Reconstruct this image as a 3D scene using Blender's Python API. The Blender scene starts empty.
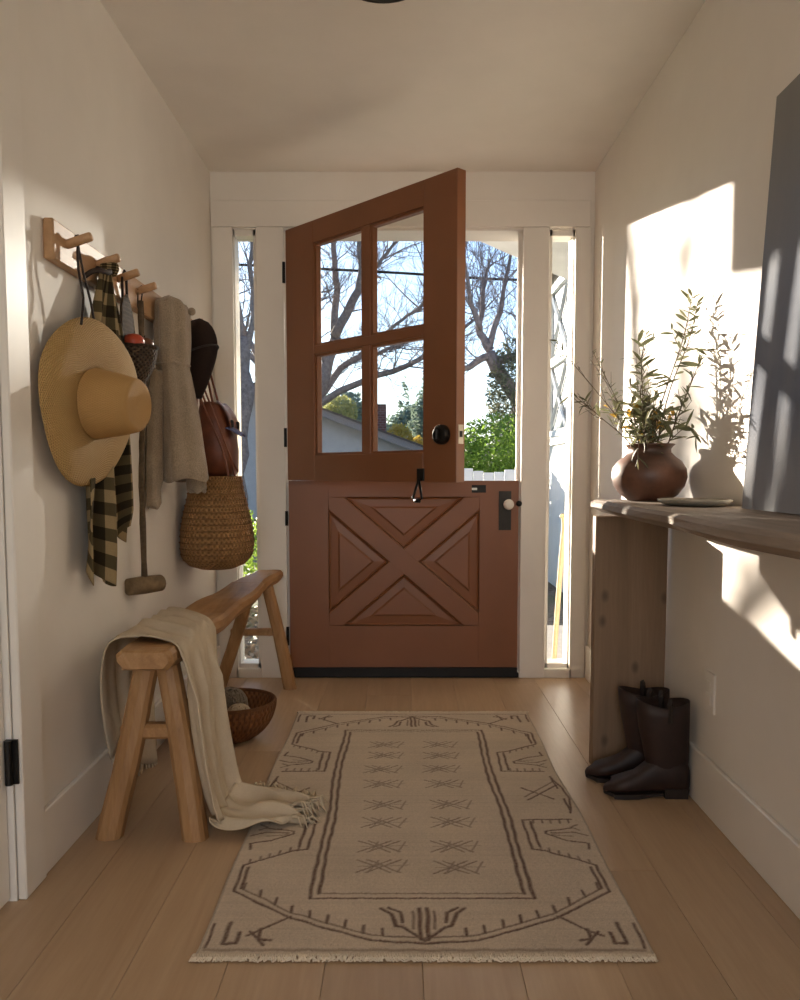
import bpy, math, random
import numpy as np
from mathutils import Matrix, Vector, Euler
R = math.radians
random.seed(7)
SC = bpy.context.scene
COL = SC.collection

# ------------------------------------------------------------------ camera
cam_d = bpy.data.cameras.new('camera')
cam = bpy.data.objects.new('camera', cam_d); COL.objects.link(cam)
cam_d.sensor_fit = 'HORIZONTAL'; cam_d.sensor_width = 36.0
cam_d.lens = 839.64 * 36 / 800
cam_d.shift_x = -2.127 / 800
cam_d.shift_y = 35.88 / 800
cam_d.clip_start = 0.02; cam_d.clip_end = 300
cam.location = (0, 0, 0.9619)
cam.rotation_euler = (R(90 - 4.3545), 0, 0)
SC.camera = cam

# ------------------------------------------------------------------ sky, sun, exposure
SUN_D = Vector((0.593, -1.0, -0.186)).normalized()
world = bpy.data.worlds.new('World'); SC.world = world; world.use_nodes = True
wn = world.node_tree.nodes; wn.clear()
wo = wn.new('ShaderNodeOutputWorld'); wb = wn.new('ShaderNodeBackground'); ws = wn.new('ShaderNodeTexSky')
ws.sky_type = 'NISHITA'; ws.sun_disc = False
ws.sun_elevation = R(28); ws.sun_rotation = R(-30.7)
ws.air_density = 1.0; ws.dust_density = 0.7; ws.ozone_density = 4.0
wb.inputs['Strength'].default_value = 0.11
world.node_tree.links.new(ws.outputs[0], wb.inputs[0]); world.node_tree.links.new(wb.outputs[0], wo.inputs[0])
sun_d = bpy.data.lights.new('sun', 'SUN'); sun = bpy.data.objects.new('sun', sun_d); COL.objects.link(sun)
sun_d.energy = 10.5; sun_d.angle = R(0.6); sun_d.color = (1.0, 0.86, 0.70)
sun.rotation_euler = SUN_D.to_track_quat('-Z', 'Y').to_euler()
# low sun thrown back by the glazing of the wing outside, through the doorway on to the left wall
gl_d = bpy.data.lights.new('wing_window_reflection', 'SPOT'); gl = bpy.data.objects.new('wing_window_reflection', gl_d); COL.objects.link(gl)
gl.location = (1.40, 8.0, 2.72); gl_d.energy = 230; gl_d.spot_size = R(8.6); gl_d.spot_blend = 0.25
gl_d.shadow_soft_size = 0.03; gl_d.color = (1.0, 0.9, 0.78)
gl.rotation_euler = (Vector((-0.865, 2.06, 1.16)) - gl.location).to_track_quat('-Z', 'Y').to_euler()
# unseen fill lamp added behind the camera to brighten the hall
rw_d = bpy.data.lights.new('rear_fill', 'AREA'); rw = bpy.data.objects.new('rear_fill', rw_d); COL.objects.link(rw)
rw_d.shape = 'RECTANGLE'; rw_d.size = 1.3; rw_d.size_y = 1.5; rw_d.energy = 11; rw_d.color = (1.0, 0.93, 0.85)
rw.location = (0, -2.28, 1.35); rw.rotation_euler = (R(90), 0, 0)
vs = SC.view_settings
vs.view_transform = 'Standard'; vs.look = 'None'; vs.gamma = 1; vs.use_curve_mapping = False; vs.exposure = 1.33
SC.display_settings.display_device = 'sRGB'
try:
    SC.cycles.max_bounces = 16; SC.cycles.diffuse_bounces = 10
except Exception: pass

# ------------------------------------------------------------------ materials
MATS = {}
def S(r, g, b):
    f = lambda c: ((c / 255 + 0.055) / 1.055) ** 2.4 if c / 255 > 0.04045 else c / 255 / 12.92
    return (f(r), f(g), f(b), 1)
class NT:
    def __init__(s, name):
        s.m = bpy.data.materials.new(name); s.m.use_nodes = True; s.t = s.m.node_tree; s.t.nodes.clear()
        s.out = s.n('ShaderNodeOutputMaterial'); s.b = s.n('ShaderNodeBsdfPrincipled'); s.l(s.b.outputs[0], s.out.inputs[0])
    def n(s, t, **k):
        o = s.t.nodes.new(t)
        for a, v in k.items(): setattr(o, a, v)
        return o
    def l(s, a, b): s.t.links.new(a, b)
    def co(s, kind='Object', scale=(1, 1, 1), rot=(0, 0, 0)):
        tc = s.n('ShaderNodeTexCoord'); mp = s.n('ShaderNodeMapping'); s.l(tc.outputs[kind], mp.inputs[0])
        mp.inputs['Scale'].default_value = scale; mp.inputs['Rotation'].default_value = rot
        return mp.outputs[0]
    def noise(s, vec, scale, detail=4, rough=0.55, dist=0):
        o = s.n('ShaderNodeTexNoise'); o.inputs['Scale'].default_value = scale; o.inputs['Detail'].default_value = detail
        o.inputs['Roughness'].default_value = rough; o.inputs['Distortion'].default_value = dist
        if vec: s.l(vec, o.inputs['Vector'])
        return o.outputs['Fac']
    def ramp(s, fac, stops):
        o = s.n('ShaderNodeValToRGB'); e = o.color_ramp.elements
        while len(e) < len(stops): e.new(0.5)
        for i, (p, c) in enumerate(stops): e[i].position = p; e[i].color = c
        s.l(fac, o.inputs[0]); return o.outputs[0]
    def mix(s, fac, a, b, mode='MIX'):
        o = s.n('ShaderNodeMix', data_type='RGBA', blend_type=mode)
        for sock, v in ((o.inputs[0], fac), (o.inputs[6], a), (o.inputs[7], b)):
            if hasattr(v, 'is_linked'): s.l(v, sock)
            else: sock.default_value = v
        return o.outputs[2]
    def math(s, op, a, b=0.0):
        o = s.n('ShaderNodeMath', operation=op)
        for sock, v in ((o.inputs[0], a), (o.inputs[1], b)):
            if hasattr(v, 'is_linked'): s.l(v, sock)
            else: sock.default_value = v
        return o.outputs[0]
    def bump(s, h, strength=0.3, dist=0.002):
        o = s.n('ShaderNodeBump'); o.inputs['Strength'].default_value = strength; o.inputs['Distance'].default_value = dist
        s.l(h, o.inputs['Height']); s.l(o.outputs[0], s.b.inputs['Normal'])
    def set(s, col=None, rough=0.6, metal=0, spec=0.5):
        if col is not None:
            if hasattr(col, 'is_linked'): s.l(col, s.b.inputs['Base Color'])
            else: s.b.inputs['Base Color'].default_value = col
        s.b.inputs['Roughness'].default_value = rough; s.b.inputs['Metallic'].default_value = metal
        s.b.inputs['Specular IOR Level'].default_value = spec
        return s
def mat(name, fn):
    if name not in MATS:
        t = NT(name); fn(t); MATS[name] = t.m
    return MATS[name]
def paint(name, col, rough=0.55, var=0.04, scale=6, bump=0.05):
    def f(t):
        v = t.co(); n = t.noise(v, scale, 3)
        a = tuple(c * (1 - var) for c in col[:3]) + (1,); b = tuple(min(1, c * (1 + var)) for c in col[:3]) + (1,)
        t.set(t.ramp(n, [(0.3, a), (0.7, b)]), rough)
        t.bump(t.noise(v, 260, 2), bump, 0.001)
    return mat(name, f)
def wood(name, c1, c2, c3, axis='Y', scale=9, rough=0.5, rnd=0.0, knots=False, bump=0.12, freq=14):
    def f(t):
        st = {'X': (0.09, 1, 1), 'Y': (1, 0.07, 1), 'Z': (1, 1, 0.07)}[axis]
        v = t.co('Object', st)
        if rnd:
            oi = t.n('ShaderNodeObjectInfo'); ad = t.n('ShaderNodeVectorMath', operation='ADD')
            ml = t.math('MULTIPLY', oi.outputs['Random'], 37.0); t.l(v, ad.inputs[0]); t.l(ml, ad.inputs[1]); v = ad.outputs[0]
        n1 = t.noise(v, scale, 6, 0.6, 1.2); n2 = t.noise(v, scale * freq, 3, 0.6)
        c = t.ramp(n1, [(0.25, c1), (0.5, c2), (0.75, c3)])
        c = t.mix(t.math('MULTIPLY', n2, 0.45), c, tuple(x * 0.62 for x in c1[:3]) + (1,))
        if rnd:
            c = t.mix(t.math('MULTIPLY', oi.outputs['Random'], rnd), c, tuple(x * 0.55 for x in c1[:3]) + (1,))
        if knots:
            vo = t.n('ShaderNodeTexVoronoi'); vo.voronoi_dimensions = '2D'; vo.inputs['Scale'].default_value = 6.5
            t.l(t.co('Object', (1, 1, 0.6), (R(90), 0, 0)), vo.inputs['Vector'])
            k = t.ramp(vo.outputs['Distance'], [(0.03, (1, 1, 1, 1)), (0.10, (0, 0, 0, 1))])
            c = t.mix(t.math('MULTIPLY', k, 0.6), c, tuple(x * 0.3 for x in c1[:3]) + (1,))
        t.set(c, rough); t.bump(n2, bump, 0.002)
    return mat(name, f)
def plain(name, col, rough=0.5, metal=0, spec=0.5, nscale=40, var=0.12, bump=0.08):
    def f(t):
        v = t.co(); n = t.noise(v, nscale, 3)
        a = tuple(c * (1 - var) for c in col[:3]) + (1,); b = tuple(min(1, c * (1 + var)) for c in col[:3]) + (1,)
        t.set(t.ramp(n, [(0.3, a), (0.7, b)]), rough, metal, spec); t.bump(n, bump, 0.002)
    return mat(name, f)
def fabric(name, c1, c2, scale=420, rough=0.95, bump=0.5, sheen=0.0):
    def f(t):
        v = t.co(); n = t.noise(v, scale, 2); n2 = t.noise(v, 14, 4)
        c = t.mix(n2, t.ramp(n, [(0.35, c1), (0.65, c2)]), tuple(x * 0.8 for x in c1[:3]) + (1,))
        t.set(c, rough, 0, 0.15); t.bump(n, bump, 0.003)
        if sheen: t.b.inputs['Sheen Weight'].default_value = sheen
    return mat(name, f)
def straw(name, c1, c2, c3, kind='UV', su=60, sv=60, bump=0.7, dist=0.003):
    # woven straw: two crossed strand waves over UV
    def f(t):
        tc = t.n('ShaderNodeTexCoord'); sp = t.n('ShaderNodeSeparateXYZ'); t.l(tc.outputs[kind], sp.inputs[0])
        a = t.math('SINE', t.math('MULTIPLY', sp.outputs[0], su * 6.2832)); b = t.math('SINE', t.math('MULTIPLY', sp.outputs[1], sv * 6.2832))
        h = t.math('ADD', t.math('MULTIPLY', t.math('MULTIPLY', a, b), 0.5), 0.5)
        n = t.noise(t.co(), 30, 4)
        c = t.mix(n, t.ramp(h, [(0.1, c1), (0.55, c2)]), c3)
        t.set(c, 0.7, 0, 0.3); t.bump(h, bump, dist)
    return mat(name, f)
def leafmat(name, c1, c2, transl=0.25):
    def f(t):
        oi = t.n('ShaderNodeObjectInfo'); n = t.noise(t.co(), 30, 3)
        c = t.mix(t.math('ADD', t.math('MULTIPLY', oi.outputs['Random'], 0.7), t.math('MULTIPLY', n, 0.3)), c1, c2)
        t.set(c, 0.55)
        tr = t.n('ShaderNodeBsdfTranslucent'); t.l(c, tr.inputs[0]); mx = t.n('ShaderNodeMixShader'); mx.inputs[0].default_value = transl
        t.l(t.b.outputs[0], mx.inputs[1]); t.l(tr.outputs[0], mx.inputs[2]); t.l(mx.outputs[0], t.out.inputs[0])
    return mat(name, f)
def glass(name):
    def f(t):
        tr = t.n('ShaderNodeBsdfTransparent'); tr.inputs[0].default_value = (0.96, 0.975, 0.97, 1)
        g = t.n('ShaderNodeBsdfGlossy'); g.inputs['Roughness'].default_value = 0.02
        lw = t.n('ShaderNodeLayerWeight'); lw.inputs[0].default_value = 0.5; fc = t.math('ADD', t.math('MULTIPLY', t.math('POWER', lw.outputs['Facing'], 5.0), .8), .03)
        mx = t.n('ShaderNodeMixShader'); t.l(fc, mx.inputs[0]); t.l(tr.outputs[0], mx.inputs[1]); t.l(g.outputs[0], mx.inputs[2]); t.l(mx.outputs[0], t.out.inputs[0])
    return mat(name, f)

M_WALL = paint('wall_paint', (0.80, 0.765, 0.71, 1), 0.6, 0.02)
M_CEIL = paint('ceiling_paint', (0.81, 0.775, 0.725, 1), 0.7, 0.02)
M_TRIM = paint('trim_paint', (0.80, 0.765, 0.71, 1), 0.4, 0.02, bump=0.02)
M_DOOR = paint('door_brown', (0.22, 0.083, 0.033, 1), 0.42, 0.06, 4, 0.03)
M_OAK = wood('floor_oak', (0.46, 0.31, 0.185, 1), (0.55, 0.39, 0.245, 1), (0.62, 0.46, 0.30, 1), 'Y', 7, 0.38, 0.3)
M_PEG = wood('peg_oak', (0.42, 0.24, 0.11, 1), (0.52, 0.31, 0.16, 1), (0.58, 0.37, 0.2, 1), 'Y', 12, 0.45)
M_BENCH = wood('bench_elm', (0.24, 0.12, 0.045, 1), (0.45, 0.25, 0.105, 1), (0.60, 0.38, 0.19, 1), 'Y', 14, 0.5, 0, False, 0.5)
M_BLEG = wood('bench_leg_elm', (0.22, 0.11, 0.04, 1), (0.42, 0.23, 0.095, 1), (0.54, 0.33, 0.16, 1), 'Z', 14, 0.55, 0, False, 0.5)
M_SHELF = wood('shelf_weathered', (0.17, 0.13, 0.10, 1), (0.26, 0.20, 0.155, 1), (0.36, 0.29, 0.23, 1), 'Y', 16, 0.7, 0, False, 0.6)
M_SLEG = wood('shelf_leg_pine', (0.20, 0.13, 0.08, 1), (0.28, 0.185, 0.115, 1), (0.36, 0.25, 0.165, 1), 'Z', 9, 0.6, 0, True, 0.2)
M_BLACK = plain('black_metal', (0.016, 0.014, 0.013, 1), 0.45, 0.6)
M_BRASS = plain('dull_steel', (0.45, 0.4, 0.33, 1), 0.35, 0.9)
M_DARKPLATE = plain('bronze_plate', (0.035, 0.032, 0.028, 1), 0.5, 0.5)
M_KNOB = plain('porcelain', (0.80, 0.76, 0.70, 1), 0.15, 0, 0.5, 10, 0.02, 0)
M_GLASS = glass('window_glass')
M_WHITE = paint('outdoor_white', (0.78, 0.78, 0.76, 1), 0.6)

# ------------------------------------------------------------------ mesh helpers
def obj(name, verts, faces, m, parent=None, smooth=False, local=False, uv=None, edges=None):
    me = bpy.data.meshes.new(name)
    V = np.asarray(verts, float).reshape(-1, 3)
    if parent is not None and not local:
        iw = np.array(wm(parent).inverted()); V = V @ iw[:3, :3].T + iw[:3, 3]
    me.from_pydata(V.tolist(), [], faces)
    if uv is not None:
        ul = me.uv_layers.new(name='UVMap'); vi = np.empty(len(me.loops), int); me.loops.foreach_get('vertex_index', vi)
        ul.data.foreach_set('uv', np.asarray(uv, float)[vi].ravel())
    if smooth: me.polygons.foreach_set('use_smooth', [True] * len(me.polygons))
    if m: me.materials.append(m)
    me.update()
    o = bpy.data.objects.new(name, me); COL.objects.link(o)
    if parent is not None: o.parent = parent
    return o
def wm(o):
    mt = Matrix.LocRotScale(o.location, o.rotation_euler, o.scale)
    return wm(o.parent) @ mt if o.parent else mt
def empty(name, loc=(0, 0, 0), rz=0, rot=None):
    o = bpy.data.objects.new(name, None); COL.objects.link(o); o.location = loc; o.rotation_euler = rot or (0, 0, rz); o.empty_display_size = 0.05
    return o
def tag(o, label=None, cat=None, group=None, kind=None):
    if label: o['label'] = label
    if cat: o['category'] = cat
    if group: o['group'] = group
    if kind: o['kind'] = kind
    return o
class MB:
    def __init__(s): s.v = []; s.f = []; s.uv = []
    def add(s, v, f, uv=None):
        n = len(s.v); s.v += [tuple(p) for p in v]; s.f += [tuple(i + n for i in q) for q in f]
        s.uv += list(uv) if uv is not None else [(0, 0)] * len(v)
        return s
    def box(s, x0, x1, y0, y1, z0, z1, bev=0.0):
        if x0 > x1: x0, x1 = x1, x0
        if y0 > y1: y0, y1 = y1, y0
        if z0 > z1: z0, z1 = z1, z0
        if bev <= 0:
            v = [(x, y, z) for z in (z0, z1) for y in (y0, y1) for x in (x0, x1)]
            return s.add(v, [(0, 2, 3, 1), (4, 5, 7, 6), (0, 1, 5, 4), (2, 6, 7, 3), (0, 4, 6, 2), (1, 3, 7, 5)])
        b = min(bev, (x1 - x0) * .45, (y1 - y0) * .45, (z1 - z0) * .45); v = []; ix = {}
        for i, x in enumerate((x0, x1)):
            for j, y in enumerate((y0, y1)):
                for k, z in enumerate((z0, z1)):
                    sx, sy, sz = (b, -b)[i], (b, -b)[j], (b, -b)[k]
                    ix[i, j, k] = len(v); v += [(x, y + sy, z + sz), (x + sx, y, z + sz), (x + sx, y + sy, z)]
        F = []
        g = lambda i, j, k, a: ix[i, j, k] + a
        for i in (0, 1):
            q = [g(i, 0, 0, 0), g(i, 1, 0, 0), g(i, 1, 1, 0), g(i, 0, 1, 0)]; F.append(q if i else q[::-1])
        for j in (0, 1):
            q = [g(0, j, 0, 1), g(1, j, 0, 1), g(1, j, 1, 1), g(0, j, 1, 1)]; F.append(q[::-1] if j else q)
        for k in (0, 1):
            q = [g(0, 0, k, 2), g(1, 0, k, 2), g(1, 1, k, 2), g(0, 1, k, 2)]; F.append(q if k else q[::-1])
        for j in (0, 1):
            for k in (0, 1): F.append([g(0, j, k, 1), g(1, j, k, 1), g(1, j, k, 2), g(0, j, k, 2)])
        for i in (0, 1):
            for k in (0, 1): F.append([g(i, 0, k, 0), g(i, 1, k, 0), g(i, 1, k, 2), g(i, 0, k, 2)])
        for i in (0, 1):
            for j in (0, 1): F.append([g(i, j, 0, 0), g(i, j, 1, 0), g(i, j, 1, 1), g(i, j, 0, 1)])
        for i in (0, 1):
            for j in (0, 1):
                for k in (0, 1): F.append([g(i, j, k, 0), g(i, j, k, 1), g(i, j, k, 2)])
        return s.add(v, F)
    def tube(s, pts, rad, n=8, cap=True, up=None):
        P = [Vector(p) for p in pts]
        if not hasattr(rad, '__len__'): rad = [rad] * len(P)
        v = []; prev = None
        for i, p in enumerate(P):
            t = (P[min(i + 1, len(P) - 1)] - P[max(i - 1, 0)]).normalized()
            if prev is None:
                a = Vector((0, 0, 1)) if abs(t.z) < 0.9 else Vector((1, 0, 0))
                prev = t.cross(a).normalized()
            prev = (prev - t * prev.dot(t)).normalized(); w = t.cross(prev)
            for k in range(n):
                th = 2 * math.pi * k / n
                v.append(p + (prev * math.cos(th) + w * math.sin(th)) * rad[i])
        f = [(i * n + k, i * n + (k + 1) % n, (i + 1) * n + (k + 1) % n, (i + 1) * n + k) for i in range(len(P) - 1) for k in range(n)]
        if cap: f += [tuple(range(n))[::-1], tuple((len(P) - 1) * n + k for k in range(n))]
        uv = [(k / n, i / max(1, len(P) - 1)) for i in range(len(P)) for k in range(n)]
        return s.add(v, f, uv)
    def loft(s, rings, close=True, cap0=False, cap1=False):
        n = len(rings[0]); v = [p for r in rings for p in r]; f = []
        m = n if close else n - 1
        for i in range(len(rings) - 1):
            for k in range(m): f.append((i * n + k, i * n + (k + 1) % n, (i + 1) * n + (k + 1) % n, (i + 1) * n + k))
        if cap0: f.append(tuple(range(n))[::-1])
        if cap1: f.append(tuple((len(rings) - 1) * n + k for k in range(n)))
        uv = [(k / n, i / max(1, len(rings) - 1)) for i in range(len(rings)) for k in range(n)]
        return s.add(v, f, uv)
    def lathe(s, prof, c=(0, 0, 0), n=40, cap0=False, cap1=False, M=None, wob=None):
        rings = []
        for i, (r, z) in enumerate(prof):
            ring = []
            for k in range(n):
                a = 2 * math.pi * k / n; rr = r * (wob(a, i) if wob else 1)
                p = Vector((rr * math.cos(a), rr * math.sin(a), z))
                if M is not None: p = M @ p
                ring.append(p + Vector(c))
            rings.append(ring)
        return s.loft(rings, True, cap0, cap1)
    def grid(s, fn, nu, nv):
        v = [fn(i / nu, j / nv) for j in range(nv + 1) for i in range(nu + 1)]
        uv = [(i / nu, j / nv) for j in range(nv + 1) for i in range(nu + 1)]
        w = nu + 1
        f = [(j * w + i, j * w + i + 1, (j + 1) * w + i + 1, (j + 1) * w + i) for j in range(nv) for i in range(nu)]
        return s.add(v, f, uv)
    def build(s, name, m, parent=None, smooth=False, local=False):
        return obj(name, s.v, s.f, m, parent, smooth, local, s.uv)
def box(name, m, parent, *b, bev=0.0, local=False): return MB().box(*b, bev=bev).build(name, m, parent, False, local)
def solid(o, th, off=0):
    md = o.modifiers.new('thickness', 'SOLIDIFY'); md.thickness = th; md.offset = off; return o
def lerp(a, b, t): return a + (b - a) * t
def curve(pts, n):
    """Catmull-Rom through pts, n samples"""
    P = [Vector(p) for p in pts]; P = [P[0] * 2 - P[1]] + P + [P[-1] * 2 - P[-2]]; out = []
    m = len(P) - 3
    for i in range(n):
        u = i / (n - 1) * m; k = min(int(u), m - 1); t = u - k
        a, b, c, d = P[k:k + 4]
        out.append(0.5 * ((2 * b) + (c - a) * t + (2 * a - 5 * b + 4 * c - d) * t * t + (3 * b - a - 3 * c + d) * t ** 3))
    return out

# ------------------------------------------------------------------ room
XL, XR, D, H = -0.865, 0.869, 3.87, 2.308
YB = -2.3          # rear of the hall
DO = 4.06          # outer face of the entrance frame
fl = box('floor', M_OAK, None, XL - .1, XR + .1, YB, DO - 0.03, -0.06, -0.012); tag(fl, 'pale oak plank floor of the entry hall', 'floor', kind='structure')
pw = 0.191; x = -0.342 - 3 * pw
rr = random.Random(11)
while x < XR:
    y = YB - rr.uniform(0, 1.2)
    while y < D + 0.05:
        ln = rr.choice((1.1, 1.45, 1.8, 2.1)); a, b = max(y, YB), min(y + ln, D + 0.05)
        if b - a > 0.06:
            x0, x1 = max(x, XL - .03), min(x + pw, XR + .02)
            if x1 - x0 > 0.02: box('plank', M_OAK, fl, x0 + .0004, x1 - .0004, a + .0004, b - .0004, -0.012, 0.0, bev=0.0008)
        y += ln
    x += pw
ce = box('ceiling', M_CEIL, None, XL - .12, XR + .12, YB, DO, H, H + .1); tag(ce, 'plain off white ceiling', 'ceiling', kind='structure')
wl = MB().box(XL - .12, XL, 1.824, D + .1, 0, H).box(XL - .12, XL, YB, 1.0, 0, H).box(XL - .12, XL, 1.0, 1.824, 2.06, H).build('wall_left', M_WALL)
tag(wl, 'white painted left wall with peg rack', 'wall', kind='structure')
wr = box('wall_right', M_WALL, None, XR, XR + .12, YB, DO, 0, H); tag(wr, 'white painted right wall catching the sun', 'wall', kind='structure')
wb_ = MB().box(XL, XR, D + .018, DO, 2.075, H).box(XL, -0.785, D + .018, DO, 0, 2.075).box(.79, XR, D + .018, DO, 0, 2.075).build('wall_back', M_WALL)
tag(wb_, 'white wall around the entrance door', 'wall', kind='structure')
wf = MB().box(XL, XR, YB - .1, YB, 0, .5).box(XL, XR, YB - .1, YB, 2.15, H).box(XL, -.7, YB - .1, YB, .5, 2.15).box(.7, XR, YB - .1, YB, .5, 2.15).build('wall_front', M_WALL)
tag(wf, 'white wall with a window behind the camera', 'wall', kind='structure')
# baseboards
for nm, bx in (('baseboard_left', (XL, XL + .015, 1.932, D, 0, .157)), ('baseboard_right', (XR - .015, XR, YB, D, 0, .157))):
    o = box(nm, M_TRIM, None, *bx, bev=.003); tag(o, 'tall flat white baseboard along the %s wall' % nm.split('_')[1], 'baseboard', kind='structure')
# entrance casing, mullions, sills
tz = 0
def trim(label, *boxes, bev=.002):
    global tz; tz += 1
    mb = MB()
    for b in boxes: mb.box(*b, bev=bev)
    return tag(mb.build('trim_%d' % tz, M_TRIM), label, 'trim', kind='structure')
trim('flat white header casing above the entrance door', (XL + .004, XR - .02, D, D + .02, 2.062, 2.178))
trim('white casing board left of the left sidelight', (-.855, -.765, D, D + .02, 0, 2.06))
trim('white casing board right of the right sidelight', (.782, .853, D, D + .02, 0, 2.06))
trim('white mullion between left sidelight and door', (-.66, -.535, D, D + .02, 0, 2.06), (-.655, -.545, D + .02, DO + .01, 0, 2.06))
trim('white mullion between door and right sidelight', (.547, .666, D, D + .02, 0, 2.06), (.56, .662, D + .02, DO + .01, 0, 2.06))
trim('white head jamb over the door opening', (-.54, .555, D + .02, DO + .01, 2.05, 2.075), (-.785, -.655, D + .02, DO + .01, 2.056, 2.075), (.662, .79, D + .02, DO + .01, 2.056, 2.075))
trim('white door stops on the jambs behind the door', (.545, .56, D + .05, D + .09, 0.022, 2.05), (-.548, -.52, D + .05, D + .09, 0.022, 2.05), (.53, .546, D + .05, D + .07, .022, 2.05))
th = box('threshold', M_BLACK, None, -.533, .547, D + .012, DO + .02, -.02, .022, bev=.003); tag(th, 'black metal threshold under the entrance door', 'threshold', kind='structure')
# sidelights
for n, (a, b, side) in enumerate(((-.765, -.66, 'left'), (.666, .782, 'right'))):
    r = empty('window_%d' % (n + 1), ((a + b) / 2, D + .08, .04)); tag(r, 'tall narrow sidelight window %s of the entrance door' % side, 'window', kind='structure')
    y0, y1 = D + .02, D + .11
    oa, ob = (a - .012, b) if n == 0 else (a, b + .01)
    box('sill', M_TRIM, r, oa, ob, D, DO, 0.0, .042, bev=.002)
    MB().box(oa, oa + .016, D + .03, D + .13, .042, 2.056).box(ob - .016, ob, D + .03, D + .13, .042, 2.056).box(oa, ob, D + .03, D + .13, .042, .062).box(oa, ob, D + .03, D + .13, 2.03, 2.056).build('frame', M_TRIM, r)
    box('pane', M_GLASS, r, oa + .016, ob - .016, D + .082, D + .088, .062, 2.03)
# ------------------------------------------------------------------ dutch door
W, T = 1.067, 0.045
ZS = 0.9232; LH = 2.046 - ZS
up = empty('door_1', (-.526, D, ZS), R(-47.25)); tag(up, 'brown upper leaf of the dutch door, four panes, swung open', 'door', kind='structure')
def lb(name, m, par, *b, bev=.002): return box(name, m, par, *b, bev=bev, local=True)
gx0, gx1, gz0, gz1 = .205, .892, 1.036 - ZS, 1.95 - ZS
lb('stile', M_DOOR, up, 0, gx0, 0, T, 0, LH); lb('stile', M_DOOR, up, gx1, W, 0, T, 0, LH)
lb('rail', M_DOOR, up, gx0, gx1, 0, T, gz1, LH); lb('rail', M_DOOR, up, gx0, gx1, 0, T, 0, gz0)
mz0, mz1 = 1.475 - ZS, 1.511 - ZS
lb('muntin', M_DOOR, up, gx0, gx1, .003, T - .003, mz0, mz1)
lb('muntin', M_DOOR, up, .529, .58, .003, T - .003, gz0, mz0); lb('muntin', M_DOOR, up, .529, .58, .003, T - .003, mz1, gz1)
for (a, b) in ((gx0, .529), (.58, gx1)):
    for (c, d) in ((gz0, mz0), (mz1, gz1)):
        p = lb('pane', M_GLASS, up, a, b, T / 2 - .002, T / 2 + .002, c, d, bev=0)
        fr = MB()
        for q in ((a, a + .01, c, d), (b - .01, b, c, d), (a + .01, b - .01, c, c + .01), (a + .01, b - .01, d - .01, d)):
            fr.box(q[0], q[1], .01, T - .01, q[2], q[3])
        fr.build('glazing_bead', M_DOOR, up, local=True)
def lcyl(name, m, par, c, r, y0, y1, n=28, prof=None):
    Mx = Matrix.Rotation(R(90), 3, 'X')   # axis z -> -y
    pr = prof or [(r * .96, -y0), (r, -y0 + .002 if y1 < y0 else -y0 - .0), (r, -y1), (r * .9, -y1 + .0)]
    return MB().lathe(pr, (c[0], 0, c[1]), n, True, True, Mx).build(name, m, par, True, True)
bz = 1.10 - ZS
o = lcyl('deadbolt', M_BLACK, up, (1.0, bz), .036, 0, 0, prof=[(.036, 0), (.037, .004), (.036, .022), (.031, .027), (.001, .0275)])
lb('thumb_turn', M_BLACK, o, .992, 1.008, -.045, -.02, bz - .022, bz + .022, bev=.004)
lb('latch_plate', M_BRASS, up, W - .001, W + .0015, .01, .036, bz - .035, bz + .035, bev=0)
lb('latch_bolt', M_BLACK, up, W, W + .004, .016, .03, bz - .01, bz + .012, bev=.001)
q = lb('bolt_plate', M_BLACK, up, .862, .902, -.006, 0, .005, .052, bev=.002)
MB().tube([(.882, -.012, .012), (.857, -.02, -.062), (.882, -.021, -.074), (.907, -.02, -.062), (.882, -.012, .012)], .005, 8).build('pull_ring', M_BLACK, up, True, True)
MB().tube([(.868, -.021, -.071), (.896, -.021, -.071)], .008, 8).build('ring_grip', M_BLACK, up, True, True)
for hz in ((1.813, 1.906), (1.076, 1.162)):
    MB().tube([(-.006, -.006, hz[0] - ZS), (-.006, -.006, hz[1] - ZS)], .007, 10).build('hinge', M_BLACK, up, True, True)
# lower leaf
lo = empty('door_2', (-.526, D, .05)); tag(lo, 'brown lower leaf of the dutch door with crossbuck panel', 'door', kind='structure')
lz = .9215 - .05
rx0, rx1, rz0, rz1 = .185, .884, .246 - .05, .847 - .05
y0 = .004
lb('stile', M_DOOR, lo, .003, rx0, y0, T, 0, lz, bev=.0006); lb('stile', M_DOOR, lo, rx1, W - .003, y0, T, 0, lz, bev=.0006)
lb('rail', M_DOOR, lo, rx0, rx1, y0, T, rz1, lz, bev=.0006); lb('rail', M_DOOR, lo, rx0, rx1, y0, T, 0, rz0, bev=.0006)
lb('back_panel', M_DOOR, lo, rx0, rx1, y0 + .018, T - .004, rz0, rz1, bev=0)
cx, cz = (rx0 + rx1) / 2, (rz0 + rz1) / 2; hw = (rx1 - rx0) / 2; hh = (rz1 - rz0) / 2
bw = .047
ln = math.hypot(hw, hh); ux, uz = hw / ln, hh / ln
def clipbar(sg):
    # bar along the diagonal clipped to the recess rectangle
    ox, oz = bw / uz, bw / ux
    s_ = sg
    pts = [(-hw, -hh + 0), (-hw + ox, -hh), (hw, hh - oz), (hw, hh), (hw - ox, hh), (-hw, -hh + oz)]
    return [(cx + s_ * px, cz + pz) for px, pz in pts]
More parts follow.
